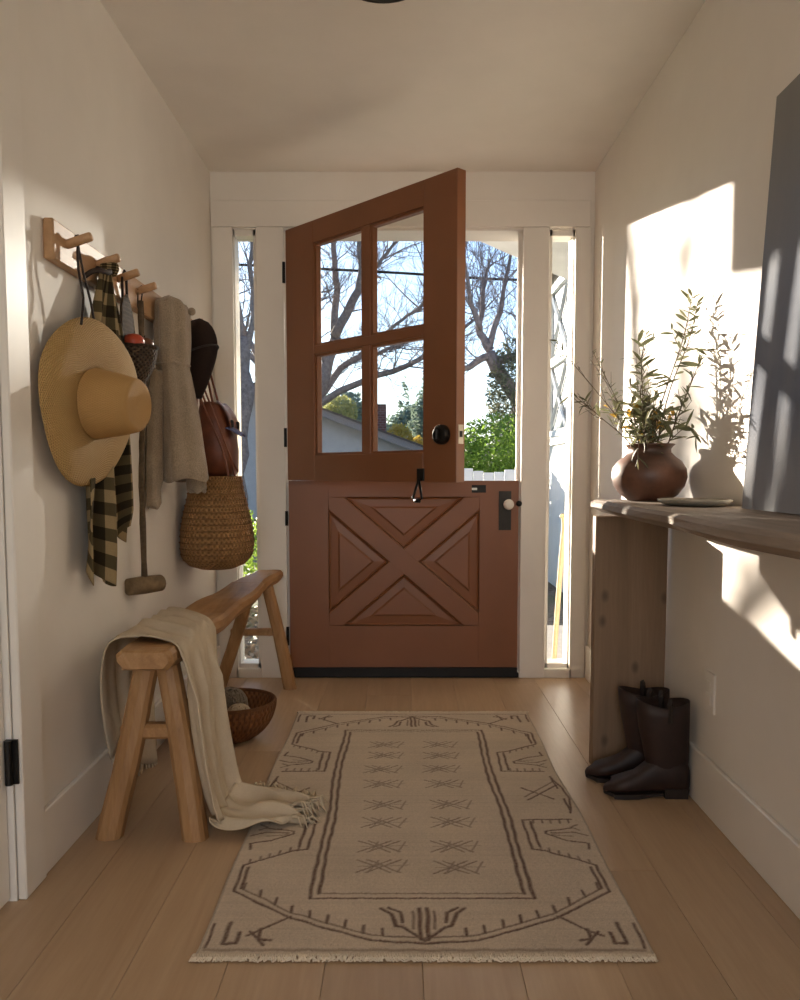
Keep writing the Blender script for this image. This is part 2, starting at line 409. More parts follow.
for sg in (1, -1):
    pts = clipbar(sg); n = len(pts)
    yf = y0 + .0015 if sg > 0 else y0 + .001
    v = [(a, yf + .004, c) for a, c in pts]
    cxm = sum(p[0] for p in pts) / n; czm = sum(p[1] for p in pts) / n
    # small chamfer on the long edges
    v2 = []
    for a, c in pts:
        dx, dz = a - cxm, c - czm; k = 0.006
        px, pz = -sg * uz, ux          # normal of the bar
        side = dx * px * 1 + dz * pz
        v2.append((a - px * k * (1 if side > 1e-3 else -1 if side < -1e-3 else 0), yf, c - pz * k * (1 if side > 1e-3 else -1 if side < -1e-3 else 0)))
    v3 = [(a, y0 + .02, c) for a, c in pts]
    f = [tuple(range(n, 2 * n))]
    for i in range(n):
        j = (i + 1) % n
        f += [(i, j, n + j, n + i), (2 * n + i, 2 * n + j, j, i)]
    obj('cross_brace', v + v2 + v3, f, M_DOOR, lo, local=True)
def tri_panel(A, B, C):
    pts = [Vector((A[0], 0, A[1])), Vector((B[0], 0, B[1])), Vector((C[0], 0, C[1]))]
    def inset(d):
        out = []
        for i in range(3):
            p, a, b = pts[i], pts[i - 1], pts[(i + 1) % 3]
            u = (a - p).normalized(); w = (b - p).normalized(); bis = (u + w).normalized(); sn = math.sqrt(max(1e-6, (1 - u.dot(w)) / 2))
            out.append(p + bis * (d / sn))
        return out
    lv = [(inset(.0), y0 + .017), (inset(.004), y0 + .010), (inset(.012), y0 + .016), (inset(.044), y0 + .013), (inset(.052), y0 + .006)]
    v = [(p.x, y, p.z) for ring, y in lv for p in ring]; f = []
    for i in range(len(lv) - 1):
        for k in range(3): f.append((i * 3 + k, i * 3 + (k + 1) % 3, (i + 1) * 3 + (k + 1) % 3, (i + 1) * 3 + k))
    f.append(tuple((len(lv) - 1) * 3 + k for k in range(3)))
    obj('raised_panel', v, f, M_DOOR, lo, local=True)
ox, oz = bw / uz, bw / ux
tri_panel((cx - hw + ox, cz + hh), (cx + hw - ox, cz + hh), (cx, cz + oz))
tri_panel((cx + hw - ox, cz - hh), (cx - hw + ox, cz - hh), (cx, cz - oz))
tri_panel((cx - hw, cz - hh + oz), (cx - hw, cz + hh - oz), (cx - ox, cz))
tri_panel((cx + hw, cz + hh - oz), (cx + hw, cz - hh + oz), (cx + ox, cz))
lb('sweep', M_BLACK, lo, .003, W - .003, -.006, T, -.046, 0, bev=.002)
pl = lb('handle_plate', M_DARKPLATE, lo, .446 + .526, .503 + .526, y0 - .004, y0, .694 - .05, .874 - .05, bev=.001)
kx, kz = .486 + .526, .814 - .05
kb = lcyl('knob', M_KNOB, lo, (kx, kz), 1, 0, 0, 28, [(.009, 0), (.009, .02), (.016, .026), (.0235, .036), (.0245, .045), (.021, .054), (.012, .059), (.001, .060)])
stk = lb('strike_plate', M_BLACK, lo, .321 + .526, .386 + .526, y0 - .003, y0, .867 - .05, .902 - .05, bev=.001)
MB().box(.321 + .526, .345 + .526, y0 - .0045, y0 - .003, .879 - .05, .889 - .05).build('strike_slot', M_BRASS, stk, local=True)
lcyl('edge_latch', M_BLACK, lo, (W - .002, kz + .002), 1, 0, 0, 18, [(.012, -.004), (.014, .0), (.010, .006), (.001, .007)])
for hz in ((.715, .782), (.156, .243)):
    MB().tube([(-.006, -.006, hz[0] - .05), (-.006, -.006, hz[1] - .05)], .007, 10).build('hinge', M_BLACK, lo, True, True)
# white side door on the left wall
sd = empty('door_3', (-.89, 1.824, 0)); tag(sd, 'white side door with black hinges at the left edge', 'door', kind='structure')
box('leaf', M_TRIM, sd, -.915, -.877, 1.005, 1.812, .008, 2.05, bev=.002)
MB().box(-.99, XL, 1.0, 1.005, 0, 2.06).box(-.94, XL, 1.819, 1.826, 0, 2.06).build('jamb', M_TRIM, sd)
MB().box(XL, XL + .02, 1.824, 1.932, 0, 2.06, bev=.003).box(XL, XL + .02, .9, 1.0, 0, 2.06, bev=.003).box(XL, XL + .02, .9, 1.932, 2.06, 2.17, bev=.003).build('casing', M_TRIM, sd)
for z0_, z1_ in ((.272, .372), (1.82, 1.915)):
    MB().tube([(-.868, 1.808, z0_), (-.868, 1.808, z1_)], .0085, 10).box(-.876, -.850, 1.813, 1.8185, z0_, z1_).build('hinge', M_BLACK, sd)
# outlet on the right wall
ol = empty('wall_outlet', (XR, 2.32, .345)); tag(ol, 'white outlet plate low on the right wall above the baseboard', 'outlet')
box('plate', M_TRIM, ol, XR - .007, XR, 2.285, 2.36, .288, .402, bev=.002)
for z_ in (.325, .365): box('socket', M_TRIM, ol, XR - .009, XR - .007, 2.305, 2.34, z_ - .015, z_ + .015, bev=.001)
# ceiling light
cl = empty('ceiling_light', (-.05, 2.215, H)); tag(cl, 'round black flush ceiling light at the top edge', 'lamp')
MB().lathe([(.001, H), (.05, H), (.05, H - .03), (.03, H - .035), (.03, H - .07), (.09, H - .075), (.105, H - .085), (.108, H - .105), (.10, H - .108)], (-.05, 2.225, 0), 48).build('housing', M_BLACK, cl, True)
MB().lathe([(.102, H - .106), (.08, H - .110), (.001, H - .112)], (-.05, 2.225, 0), 48).build('base_plate', M_BLACK, cl, True)

# ------------------------------------------------------------------ rug
def build_rug():
    cxr, y0r, hwid, L = .0425, 1.591, .458, 1.692
    st = .003; nu = int(2 * hwid / st); nv = int(L / st)
    U_, V_ = np.meshgrid(np.linspace(-hwid, hwid, nu + 1), np.linspace(0, L, nv + 1))
    dark = np.zeros_like(U_)
    rg = np.random.default_rng(3)
    wv = .0009 * np.sin(V_ * 75) + .0009 * np.sin(U_ * 90 + V_ * 20)
    def seg(a, b, w=.0042, k=1.0):
        w = w * .82
        (ax, ay), (bx, by) = a, b
        m = w * 3
        i0 = max(0, int((min(ax, bx) - m + hwid) / st)); i1 = min(nu + 1, int((max(ax, bx) + m + hwid) / st) + 2)
        j0 = max(0, int((min(ay, by) - m) / st)); j1 = min(nv + 1, int((max(ay, by) + m) / st) + 2)
        if i1 <= i0 or j1 <= j0: return
        uu = U_[j0:j1, i0:i1] + wv[j0:j1, i0:i1]; vv = V_[j0:j1, i0:i1] + wv[j0:j1, i0:i1]
        dx, dy = bx - ax, by - ay; q = dx * dx + dy * dy + 1e-9
        t = np.clip(((uu - ax) * dx + (vv - ay) * dy) / q, 0, 1)
        d = np.hypot(uu - ax - t * dx, vv - ay - t * dy)
        s = np.clip(1.5 - d / w, 0, 1) * k
        dark[j0:j1, i0:i1] = np.maximum(dark[j0:j1, i0:i1], s)
    def pl(pts, w=.0042, k=1.0, mu=True, mv=True):
        c = .447
        P = [(a - c, b) for a, b in pts]
        V = [P]
        if mu: V.append([(-a, b) for a, b in P])
        if mv: V += [[(a, L - b - .01) for a, b in Q] for Q in list(V)]
        for Q in V:
            for a, b in zip(Q, Q[1:]): seg(a, b, w, k)
    # inner field frame, two lines
    f0, f1, g0, g1 = .195, .699, .225, 1.44
    pl([(f0, g0), (f0, .85)], .0055); pl([(f0, g0), (.45, g0)], .004)
    pl([(f0 + .019, g0 + .022), (f0 + .019, .85)], .0055); pl([(f0 + .019, g0 + .022), (.45, g0 + .022)], .0035, .7)
    # stepped border
    hexo = [(.02, .70), (.03, .655), (.164, .652), (.162, .472), (.127, .463), (.018, .385), (.018, .258), (.162, .142), (.339, .055), (.447, .045)]
    pl(hexo[1:], .0045)
    pl([(.142, .64), (.14, .486)], .005); pl([(.033, .375), (.033, .272)], .005); pl([(.033, .272), (.165, .16), (.34, .074), (.447, .064)], .0035, .8)
    for t in range(9):
        a = t / 9.0; x = .04 + a * .36; yb = .272 - a * .225 if x < .2 else None
        yb = np.interp(x, [.033, .165, .34, .447], [.272, .16, .074, .064])
        pl([(x, yb), (x, yb + .03)], .0042)
        if t < 6:
            x2 = .03 + t * .022; y2 = np.interp(x2, [.018, .127], [.385, .463]); pl([(x2, y2), (x2, y2 + .022)], .0035, .8)
    for t in range(5):
        x2 = .04 + t * .024; pl([(x2, .652), (x2, .63)], .0035, .8)
    # curls inside each hexagon
    pl([(.018, .472), (.012, .506), (.064, .524), (.114, .562)], .0042); pl([(.037, .60), (.112, .578), (.114, .562)], .0042); pl([(.005, .551), (.04, .572), (.10, .566)], .0038, .9)
    pl([(.018, .62), (.04, .605), (.02, .585)], .0038, .8); pl([(.045, .548), (.10, .556)], .003, .7)
    # crosses between the hexagons
    pl([(.014, .911), (.123, .793)], .0042, 1, True, False); pl([(.126, .886), (.047, .800)], .0042, 1, True, False)
    pl([(.022, .935), (.13, .815)], .0036, .8, True, False); pl([(.02, .70), (.002, .80), (.002, .85)], .004)
    pl([(.018, .72), (.018, .80)], .004)
    # corner motifs
    pl([(.037, .124), (.037, .045), (.062, .045), (.062, .085)], .0055); pl([(.105, .101), (.106, .061), (.13, .055)], .005)
    pl([(.16, .148), (.079, .072)], .0042); pl([(.085, .09), (.12, .04)], .0045); pl([(.004, .12), (.004, .03)], .004)
    pl([(.006, .022), (.447, .022)], .0055, .55)
    # tridents
    pl([(.439, .183), (.439, .058)], .0055); pl([(.447, .054), (.401, .108), (.388, .112), (.376, .16), (.356, .184)], .0055)
    pl([(.40, .125), (.396, .165), (.372, .185)], .005); pl([(.425, .10), (.425, .17)], .0038, .8)
    # rows of crossed bars in the field
    rows = [1.29, 1.178, 1.046, .921, .759, .634, .487, .377]
    for c0 in (.356, .545):
        for r in rows:
            j = rg.uniform(-.004, .004, 2); a = c0 + j[0]; b = r + j[1]
            for s in (-1, 1):
                for o in (-.012, .012):
                    pl([(a - .052 + o, b - s * .032), (a + .03 + o, b + s * .032)], .0032, .75, False, False)
            pl([(a - .06, b - .002), (a + .06, b + .003)], .0026, .45, False, False)
            for o in (-.034, .036): pl([(a + o, b - .03), (a + o + .02, b + .028)], .003, .6, False, False)
    n1 = rg.normal(0, 1, dark.shape); blot = np.kron(rg.normal(0, 1, (nv // 20 + 2, nu // 20 + 2)), np.ones((20, 20)))[:nv + 1, :nu + 1]
    for _ in range(8): blot = (np.roll(blot, 5, 0) + np.roll(blot, -5, 0) + np.roll(blot, 5, 1) + np.roll(blot, -5, 1)) / 4
    rowv = rg.normal(0, 1, (nv + 1, 1))
    base = np.array(S(216, 200, 178)[:3]); dk = np.array(S(98, 66, 52)[:3])
    dk_f = np.clip(dark * (.88 + .12 * n1), 0, 1)[..., None]
    col = base * (1 + .045 * n1 + .05 * blot + .03 * rowv)[..., None]
    col = col * (1 - dk_f) + dk * dk_f
    edge = (np.abs(U_) > hwid - .008)[..., None] * .25; col = col * (1 - edge)
    z = .0085 + .0006 * rg.normal(0, 1, dark.shape) - .0012 * dark
    z[:, 0] = z[:, -1] = .002
    wavyx = .004 * np.sin(V_ * 4.1) + .003 * np.sin(V_ * 9.7 + 1)
    r = empty('woven_rug', (cxr, y0r + L / 2, 0)); tag(r, 'beige wool rug with brown geometric border on the oak floor', 'rug')
    V = np.stack([U_ + cxr + wavyx, V_ + y0r, z], -1).reshape(-1, 3)
    w = nu + 1
    I = (np.arange(nv)[:, None] * w + np.arange(nu)[None]).ravel()
    F = np.stack([I, I + 1, I + w + 1, I + w], 1)
    me = bpy.data.meshes.new('pile')
    V = V - np.array(r.location)
    me.vertices.add(len(V)); me.vertices.foreach_set('co', V.ravel())
    me.loops.add(F.size); me.loops.foreach_set('vertex_index', F.ravel().astype(np.int32))
    me.polygons.add(len(F)); me.polygons.foreach_set('loop_start', (np.arange(len(F)) * 4).astype(np.int32))
    try: me.polygons.foreach_set('loop_total', np.full(len(F), 4, np.int32))
    except Exception: pass
    me.update(calc_edges=True)
    at = me.color_attributes.new('weave', 'FLOAT_COLOR', 'POINT')
    at.data.foreach_set('color', np.concatenate([np.clip(col, 0, 1), np.ones_like(dark)[..., None]], -1).reshape(-1).astype(np.float32))
    def f(t):
        a = t.n('ShaderNodeVertexColor'); a.layer_name = 'weave'
        n = t.noise(t.co('Object', (1, 2.2, 1)), 330, 3)
        c = t.mix(t.math('MULTIPLY', n, .5), a.outputs[0], (0.6, .55, .5, 1), 'MULTIPLY')
        t.set(c, .97, 0, .1); t.bump(n, .8, .004); t.b.inputs['Sheen Weight'].default_value = .15
    me.materials.append(mat('rug_wool', f))
    o = bpy.data.objects.new('pile', me); COL.objects.link(o); o.parent = r
    MF = fabric('rug_fringe', S(222, 208, 186), S(236, 224, 204), 300)
    for end, (yy, sg) in enumerate(((y0r, -1), (y0r + L, 1))):
        mb = MB(); q = random.Random(end)
        for i in range(420):
            xx = cxr - hwid + 2 * hwid * (i + q.random()) / 420; l_ = q.uniform(.006, .013)
            mb.tube([(xx, yy - sg * .006, .0075), (xx + q.uniform(-.006, .006), yy + sg * l_ * .5, .008), (xx + q.uniform(-.01, .01), yy + sg * l_, .0035)], [.0028, .0026, .0016], 4)
        tag(mb.build('fringe', MF, r), kind='stuff')
build_rug()

# ------------------------------------------------------------------ shelf console
sh = empty('console_shelf', (.74, 1.8, 0)); tag(sh, 'weathered live edge console shelf on plank legs along the right wall', 'console table')
def shelf_rings():
    rings = []
    ys = [.55, .7, .9, 1.15, 1.415, 1.6, 1.83, 2.0, 2.14, 2.4, 2.6, 2.69, 2.74, 2.765]
    fx = [.55, .545, .54, .547, .536, .55, .577, .575, .578, .59, .60, .606, .615, .632]
    q = random.Random(5)
    for y, x in zip(ys, fx):
        for dy in (0,):
            w = q.uniform(-.003, .003); e = 0 if y < 2.72 else (y - 2.72) * .35
            rings.append([(x + .012, y, .874 - e), (x + .001 + w, y, .866 - e), (x, y, .852 - e * .3), (x + .035 + w, y, .834), (x + .11, y, .820), (XR - .003, y, .820), (XR - .003, y, .874 - e)])
    return rings
MB().loft(shelf_rings(), True, True, True).build('top', M_SHELF, sh)
for (ya, yb) in ((2.68, 2.725), (.75, .795)):
    q = MB(); q.box(.620, XR - .017, ya, yb, 0, .821, bev=.003); q.build('leg', M_SLEG, sh)
# clay pot
def sphere_prof(): pass
pot = empty('clay_pot', (.745, 2.54, .874)); tag(pot, 'round terracotta pot holding leafy branches on the shelf', 'vase')
def potmat(t):
    n = t.noise(t.co(), 9, 5); n2 = t.noise(t.co(), 60, 3)
    t.set(t.mix(t.math('MULTIPLY', n2, .3), t.ramp(n, [(.3, S(60, 40, 32)), (.5, S(100, 66, 50)), (.72, S(134, 92, 70))]), S(56, 40, 34)), .45); t.bump(n2, .1, .002)
M_POT = mat('terracotta', potmat)
z0 = .874
pp = [(.045, 0), (.06, .002), (.085, .02), (.103, .045), (.111, .072), (.108, .098), (.094, .12), (.074, .135), (.063, .146), (.062, .156), (.068, .165), (.074, .169), (.071, .172), (.060, .163), (.056, .15), (.075, .125), (.09, .09), (.07, .03), (.001, .02)]
MB().lathe([(r, z + z0) for r, z in pp], (.745, 2.54, 0), 48, True).build('body', M_POT, pot, True)
# branches
M_STEM = plain('branch_stem', S(92, 78, 58), .8)
M_LEAF = leafmat('olive_leaf', S(78, 84, 60), S(122, 122, 90), .35)
M_LEAFY = leafmat('yellow_leaf', S(196, 150, 60), S(150, 130, 60), .4)
def leaf_mesh(name, w, bend, m):
    v = []; f = []; n = 5
    for i in range(n + 1):
        t = i / n; ww = w * math.sin(math.pi * min(1, t * .93 + .04)) ** .8
        z = -bend * t * t
        v += [(-ww, t, z + ww * .35), (0, t, z), (ww, t, z + ww * .35)]
    for i in range(n):
        for k in (0, 1): f.append((i * 3 + k, i * 3 + k + 1, i * 3 + 4 + k, i * 3 + 3 + k))
    me = bpy.data.meshes.new(name); me.from_pydata(v, [], f); me.materials.append(m); me.polygons.foreach_set('use_smooth', [True] * len(f)); me.update(); return me
LEAFS = [leaf_mesh('leaf', .10, .15, M_LEAF), leaf_mesh('leaf', .07, .35, M_LEAF), leaf_mesh('leaf', .12, .05, M_LEAF)]
LEAFY = leaf_mesh('leaf', .2, .2, M_LEAFY)
rb = random.Random(21)
def branch(name, label, pts, nleaf, lsize, rad=.0022, start=.3, twigs=0, group=None, yellow=0, whorl=False):
    r = empty(name, pts[0]); tag(r, label, 'branch', group)
    C = curve(pts, 14)
    st = MB(); st.tube(C, [lerp(rad, rad * .35, i / 13) for i in range(14)], 5)
    lines = [C]
    for k in range(twigs):
        a = rb.uniform(.35, .85); i = int(a * 13); p = C[i]; t = (C[min(13, i + 1)] - C[i - 1]).normalized()
        d = (t + Vector((rb.uniform(-1, 1), rb.uniform(-1, 1), rb.uniform(-.2, .6))) * .8).normalized(); ln = rb.uniform(.04, .09)
        tw = [p, p + d * ln * .5, p + d * ln + Vector((0, 0, .01))]
        for w in tw: w.x = min(w.x, .855)
        st.tube(tw, [rad * .5, rad * .4, rad * .25], 4); lines.append(tw)
    st.build('stem', M_STEM, r, True)
    for k in range(nleaf):
        Lk = lines[0] if (rb.random() < .6 or len(lines) == 1) else rb.choice(lines[1:])
        a = (start + (1 - start) * ((k + .6) / nleaf)) if Lk is C else rb.uniform(.3, 1)
        i = min(len(Lk) - 2, int(a * (len(Lk) - 1))); fr = a * (len(Lk) - 1) - i
        p = Lk[i].lerp(Lk[i + 1], min(1, fr)); t = (Lk[i + 1] - Lk[i]).normalized()
        side = t.cross(Vector((rb.uniform(-1, 1), rb.uniform(-1, 1), rb.uniform(-1, 1)))).normalized()
        d = (t * rb.uniform(.3, .9) + side).normalized(); sz = lsize * rb.uniform(.6, 1.2)
        if p.x + d.x * sz > .86: d.x = -abs(d.x)
        me = LEAFY if rb.random() < yellow else rb.choice(LEAFS)
        o = bpy.data.objects.new('leaf', me); COL.objects.link(o); o.parent = r
        o.location = p - r.location; o.rotation_mode = 'QUATERNION'
        o.rotation_quaternion = d.to_track_quat('Y', 'Z') @ Euler((0, rb.uniform(-1.5, 1.5), 0)).to_quaternion(); o.scale = (sz, sz, sz)
        o.rotation_mode = 'QUATERNION'
    return r
mouth = lambda: (.745 + rb.uniform(-.035, .035), 2.54 + rb.uniform(-.035, .035), .96)
branch('leafy_branch', 'tallest upright leafy branch rising highest from the terracotta pot', [mouth(), (.77, 2.5, 1.18), (.81, 2.46, 1.34), (.828, 2.44, 1.465)], 40, .04, .0028, .25, 3)
branch('leafy_branch', 'slender leafy branch just right of the tallest one in the pot', [mouth(), (.78, 2.49, 1.18), (.825, 2.45, 1.34), (.842, 2.43, 1.455)], 34, .038, .0026, .3, 2)
branch('leafy_branch', 'upright branch with pointed leaves on the left half of the pot', [mouth(), (.715, 2.53, 1.13), (.71, 2.52, 1.26), (.70, 2.53, 1.355)], 34, .05, .0028, .2, 5)
branch('leafy_branch', 'long bare sprig reaching far left toward the sidelight', [mouth(), (.665, 2.54, 1.10), (.57, 2.55, 1.22), (.50, 2.55, 1.30), (.468, 2.55, 1.345)], 9, .035, .002, .6, 4)
branch('leafy_branch', 'short low sprig leaning left just above the pot shoulder', [mouth(), (.66, 2.53, 1.07), (.59, 2.52, 1.125), (.51, 2.52, 1.19)], 20, .04, .0022, .3, 5)
branch('leafy_branch', 'thin seeded twig rising left between the casing and the leaves', [mouth(), (.68, 2.56, 1.12), (.625, 2.57, 1.23), (.575, 2.57, 1.325)], 30, .018, .002, .35, 8)
branch('leafy_branch', 'leaning branch with long leaves on the right of the pot', [mouth(), (.79, 2.45, 1.10), (.82, 2.40, 1.22), (.845, 2.36, 1.315)], 32, .05, .0026, .2, 5)
branch('leafy_branch', 'drooping leaves hanging right over the pot rim', [mouth(), (.79, 2.47, 1.06), (.82, 2.42, 1.09), (.84, 2.38, 1.06)], 9, .055, .002, .3)
branch('leafy_branch', 'drooping leaves hanging left over the front of the pot', [mouth(), (.71, 2.45, 1.06), (.68, 2.42, 1.05), (.67, 2.40, .99)], 15, .04, .002, .3, 2)
G = 'short leafy branches filling the pot'
for k in range(14):
    a = rb.uniform(-1, 1); b = rb.uniform(-1, 1); h = rb.uniform(1.13, 1.31)
    branch('leafy_branch', 'short leafy branch among several bunched in the pot centre', [mouth(), (.735 + a * .06, 2.52 + b * .05, 1.06), (.73 + a * .11, 2.5 + b * .08, h)], 26, .05, .002, .12, 5, G, .07)
# stone plate
pt = MB().lathe([(.001, .874), (.055, .874), (.072, .878), (.083, .885), (.084, .889), (.080, .890), (.07, .885), (.001, .884)], (0, 0, 0), 40, wob=lambda a, i: 1 + .03 * math.sin(3 * a))
pt.v = [(.762 + (p[0]) * 1.08, 2.185 + p[1] * 1.4, .874 + (p[2] - .874) * 1.1 + .0002) for p in pt.v]
tag(pt.build('shallow_dish', plain('stoneware', S(150, 144, 132), .7, 0, .3, 30), None, True), 'flat grey stoneware dish lying beside the pot on the shelf', 'dish')
# canvas
cv = empty('canvas_painting', (.81, 1.5, .876)); tag(cv, 'tall blue grey abstract canvas leaning on the right wall', 'painting')
def artmat(t):
    v = t.co('Object', (1, 1.4, 1)); n = t.noise(v, 2.2, 6, .6, .6); n2 = t.noise(t.co('Object', (1, 3.2, .5)), 5, 5)
    sp = t.n('ShaderNodeSeparateXYZ'); t.l(t.co(), sp.inputs[0])
    g = t.ramp(t.math('ADD', t.math('MULTIPLY', sp.outputs[2], .9), t.math('MULTIPLY', n, .35)), [(.08, S(160, 160, 164)), (.42, S(88, 98, 122)), (.65, S(118, 128, 150)), (.95, S(132, 132, 132))])
    c = t.mix(t.math('MULTIPLY', n2, .5), g, S(150, 150, 152)); t.set(c, .75, 0, .2); t.bump(t.noise(t.co(), 220, 2), .3, .002)
M_ART = mat('abstract_paint', artmat)
xa, xb = .806, .857; cz0, cz1 = .876, 1.815; ca, cb = .75, 1.985; tk = .010
def slab(x_off0, x_off1, ya, yb, za, zb):
    def X(z): return lerp(xa, xb, (z - cz0) / (cz1 - cz0))
    return [(X(z) + o, y, z) for z in (za, zb) for y in (ya, yb) for o in (x_off0, x_off1)]
FB = [(0, 2, 3, 1), (4, 5, 7, 6), (0, 1, 5, 4), (2, 6, 7, 3), (0, 4, 6, 2), (1, 3, 7, 5)]
obj('painted_face', slab(-.003, 0, ca, cb, cz0, cz1), FB, M_ART, cv)
M_CANV = fabric('raw_canvas', S(196, 188, 176), S(214, 206, 192), 500)
obj('canvas_edge', slab(0, tk, ca + .0005, cb - .0005, cz0, cz1), FB, M_CANV, cv)

# ------------------------------------------------------------------ boots
M_BOOT = plain('dark_leather', (0.022, 0.010, 0.008, 1), .55, 0, .5, 25, .3, .15)
M_SOLE = plain('boot_sole', (0.02, 0.013, 0.010, 1), .6)
def boot(toe, heel, label):
    r = empty('ankle_boot', ((toe[0] + heel[0]) / 2, (toe[1] + heel[1]) / 2, 0)); tag(r, label, 'boot', 'pair of boots by the shelf leg')
    a = Vector((toe[0], toe[1], 0)); b = Vector((heel[0], heel[1], 0)); L = (a - b).length; u = (a - b) / L; w = Vector((0, 0, 1)).cross(u)
    def foot(sx, hw, zt, n=20, zb=.016):
        out = []
        for k in range(n):
            th = 2 * math.pi * k / n; yy = hw * math.copysign(abs(math.cos(th)) ** .7, math.cos(th)); zz = math.sin(th)
            z = zb + (zt - zb) * (.5 + .5 * math.copysign(abs(zz) ** .8, zz))
            out.append(b + u * sx + w * yy + Vector((0, 0, z)))
        return out
    s = L
    rings = [foot(.004, .02, .07), foot(.0, .03, .10), foot(.012, .036, .13), foot(.05, .036, .135), foot(.095, .034, .125), foot(.125, .034, .10), foot(.15, .036, .078), foot(.185, .040, .064), foot(.215, .038, .054), foot(s - .025, .028, .044), foot(s - .006, .014, .034), foot(s, .004, .026)]
    MB().loft(rings, True, True, True).build('foot', M_BOOT, r, True)
    def shaft(c, hx, hy, z, tilt=0, n=28):
        return [b + u * (c + hx * math.copysign(abs(math.cos(t)) ** .8, math.cos(t))) + w * hy * math.sin(t) + Vector((0, 0, z + tilt * abs(math.cos(t)) * (1 if math.cos(t) > 0 else .9) - tilt * .5)) for t in [2 * math.pi * k / n for k in range(n)]]
    sr = [shaft(.058, .060, .034, .085), shaft(.060, .064, .036, .11), shaft(.064, .068, .042, .15), shaft(.070, .073, .048, .20), shaft(.074, .077, .052, .25), shaft(.076, .078, .053, .285, .016), shaft(.076, .074, .050, .286, .016), shaft(.064, .06, .042, .24), shaft(.056, .05, .03, .1)]
    MB().loft(sr, True).build('shaft', M_BOOT, r, True)
    sol = [[b + u * x_ + w * y_ * s_ + Vector((0, 0, z_)) for s_, z_ in ((-1, .006 + h_), (1, .006 + h_), (1, .02 + h_ * .3), (-1, .02 + h_ * .3))] for x_, y_, h_ in ((.075, .028, .010), (.10, .030, .008), (.15, .034, 0), (.19, .038, 0), (.22, .035, .001), (s - .025, .024, .003), (s - .002, .006, .008))]
    for rg_ in sol:
        for p in rg_: p.z = max(p.z - .006, 0)
    MB().loft(sol, True, True, True).build('sole', M_SOLE, r)
    hl = MB().loft([[b + u * (.036 + sx * .036 * k) + w * sy * .03 * k + Vector((0, 0, z)) for sx, sy in ((-1, -1), (1, -1), (1, 1), (-1, 1))] for z, k in ((0, .92), (.03, 1.0))], True, True, True).build('heel', M_SOLE, r)
    for sy in (-1, 1):
        c = b + u * .068 + w * sy * .0505
        MB().tube([c + Vector((0, 0, .235)) - w * sy * .001, c + Vector((0, 0, .288)), c + w * sy * (-.002) + Vector((0, 0, .30)), c - w * sy * .008 + Vector((0, 0, .288)), c - w * sy * .009 + Vector((0, 0, .25))], .008, 4).build('pull_tab', M_SOLE, r)
    return r
boot((.600, 2.440), (.846, 2.435), 'dark brown leather boot nearest the camera beneath the shelf')
boot((.575, 2.575), (.826, 2.560), 'dark brown leather boot behind its mate against the shelf leg')

# ------------------------------------------------------------------ bench
bn = empty('wooden_bench', (-.66, 2.92, 0)); tag(bn, 'rustic elm bench with splayed legs along the left wall', 'bench')
def bench_seat():
    ys = [2.045, 2.06, 2.12, 2.3, 2.55, 2.8, 3.0, 3.2, 3.42, 3.45, 3.6, 3.74, 3.79, 3.80]
    xc = [-.640, -.640, -.645, -.66, -.672, -.678, -.672, -.66, -.640, -.637, -.618, -.602, -.597, -.597]
    hw = [.062, .070, .072, .078, .085, .088, .085, .08, .072, .066, .062, .06, .056, .048]
    zt = [.512, .517, .517, .51, .50, .493, .492, .497, .508, .508, .517, .522, .522, .518]
    th = [.04, .052, .055, .056, .058, .06, .06, .06, .058, .052, .05, .05, .048, .036]
    C = curve([(0, 0, 0), (1, 0, 0)], 2); rings = []; q = random.Random(9)
    ysf = np.concatenate([np.linspace(a, b, 4)[:-1] for a, b in zip(ys, ys[1:])] + [[ys[-1]]])
    for y in ysf:
        c, h, z, t = (np.interp(y, ys, k) for k in (xc, hw, zt, th)); j = [q.uniform(-.0025, .0025) for _ in range(10)]
        dz = .004 * math.sin(y * 13)
        rings.append([(c - h + .012, y, z + dz + j[0] * .4), (c - h * .4, y, z + dz + j[1] * .5), (c + h * .4, y, z + dz + j[2] * .5), (c + h - .01, y, z + dz + j[3] * .4), (c + h + j[4], y, z - .012 + dz), (c + h + j[5], y, z - t * .6 + dz), (c + h - .014, y, z - t + dz), (c - h + .014, y, z - t + dz), (c - h + j[6], y, z - t * .6 + dz), (c - h + j[7], y, z - .012 + dz)])
    return rings
MB().loft(bench_seat(), True, True, True).build('seat', M_BENCH, bn)
def leg(p0, p1, r0, r1, sq=.0):
    P = curve([p0, ((p0[0] + p1[0]) / 2 + .004, (p0[1] + p1[1]) / 2, (p0[2] + p1[2]) / 2), p1], 9); q = random.Random(int(p0[0] * 1000) + int(p0[1] * 77)); mb = MB(); n = 12; rings = []
    for i, p in enumerate(P):
        r_ = lerp(r0, r1, i / 8)
        rings.append([(p.x + r_ * (math.copysign(abs(math.cos(a)) ** .75, math.cos(a))) * (1 + q.uniform(-.04, .04)), p.y + r_ * .95 * math.copysign(abs(math.sin(a)) ** .75, math.sin(a)) * (1 + q.uniform(-.04, .04)), max(0, p.z)) for a in [2 * math.pi * k / n for k in range(n)]])
    return mb.loft(rings, True, True, True).build('leg', M_BLEG, bn)
leg((-.775, 2.16, 0), (-.675, 2.2, .468), .036, .032)
leg((-.545, 2.15, 0), (-.625, 2.2, .468), .034, .031)
leg((-.815, 3.68, 0), (-.655, 3.63, .476), .030, .028)
leg((-.498, 3.68, 0), (-.590, 3.63, .476), .030, .026)
MB().box(-.745, -.575, 2.165, 2.205, .258, .298, bev=.008).build('stretcher', M_BENCH, bn)
MB().box(-.755, -.525, 3.645, 3.675, .243, .275, bev=.006).build('stretcher', M_BENCH, bn)

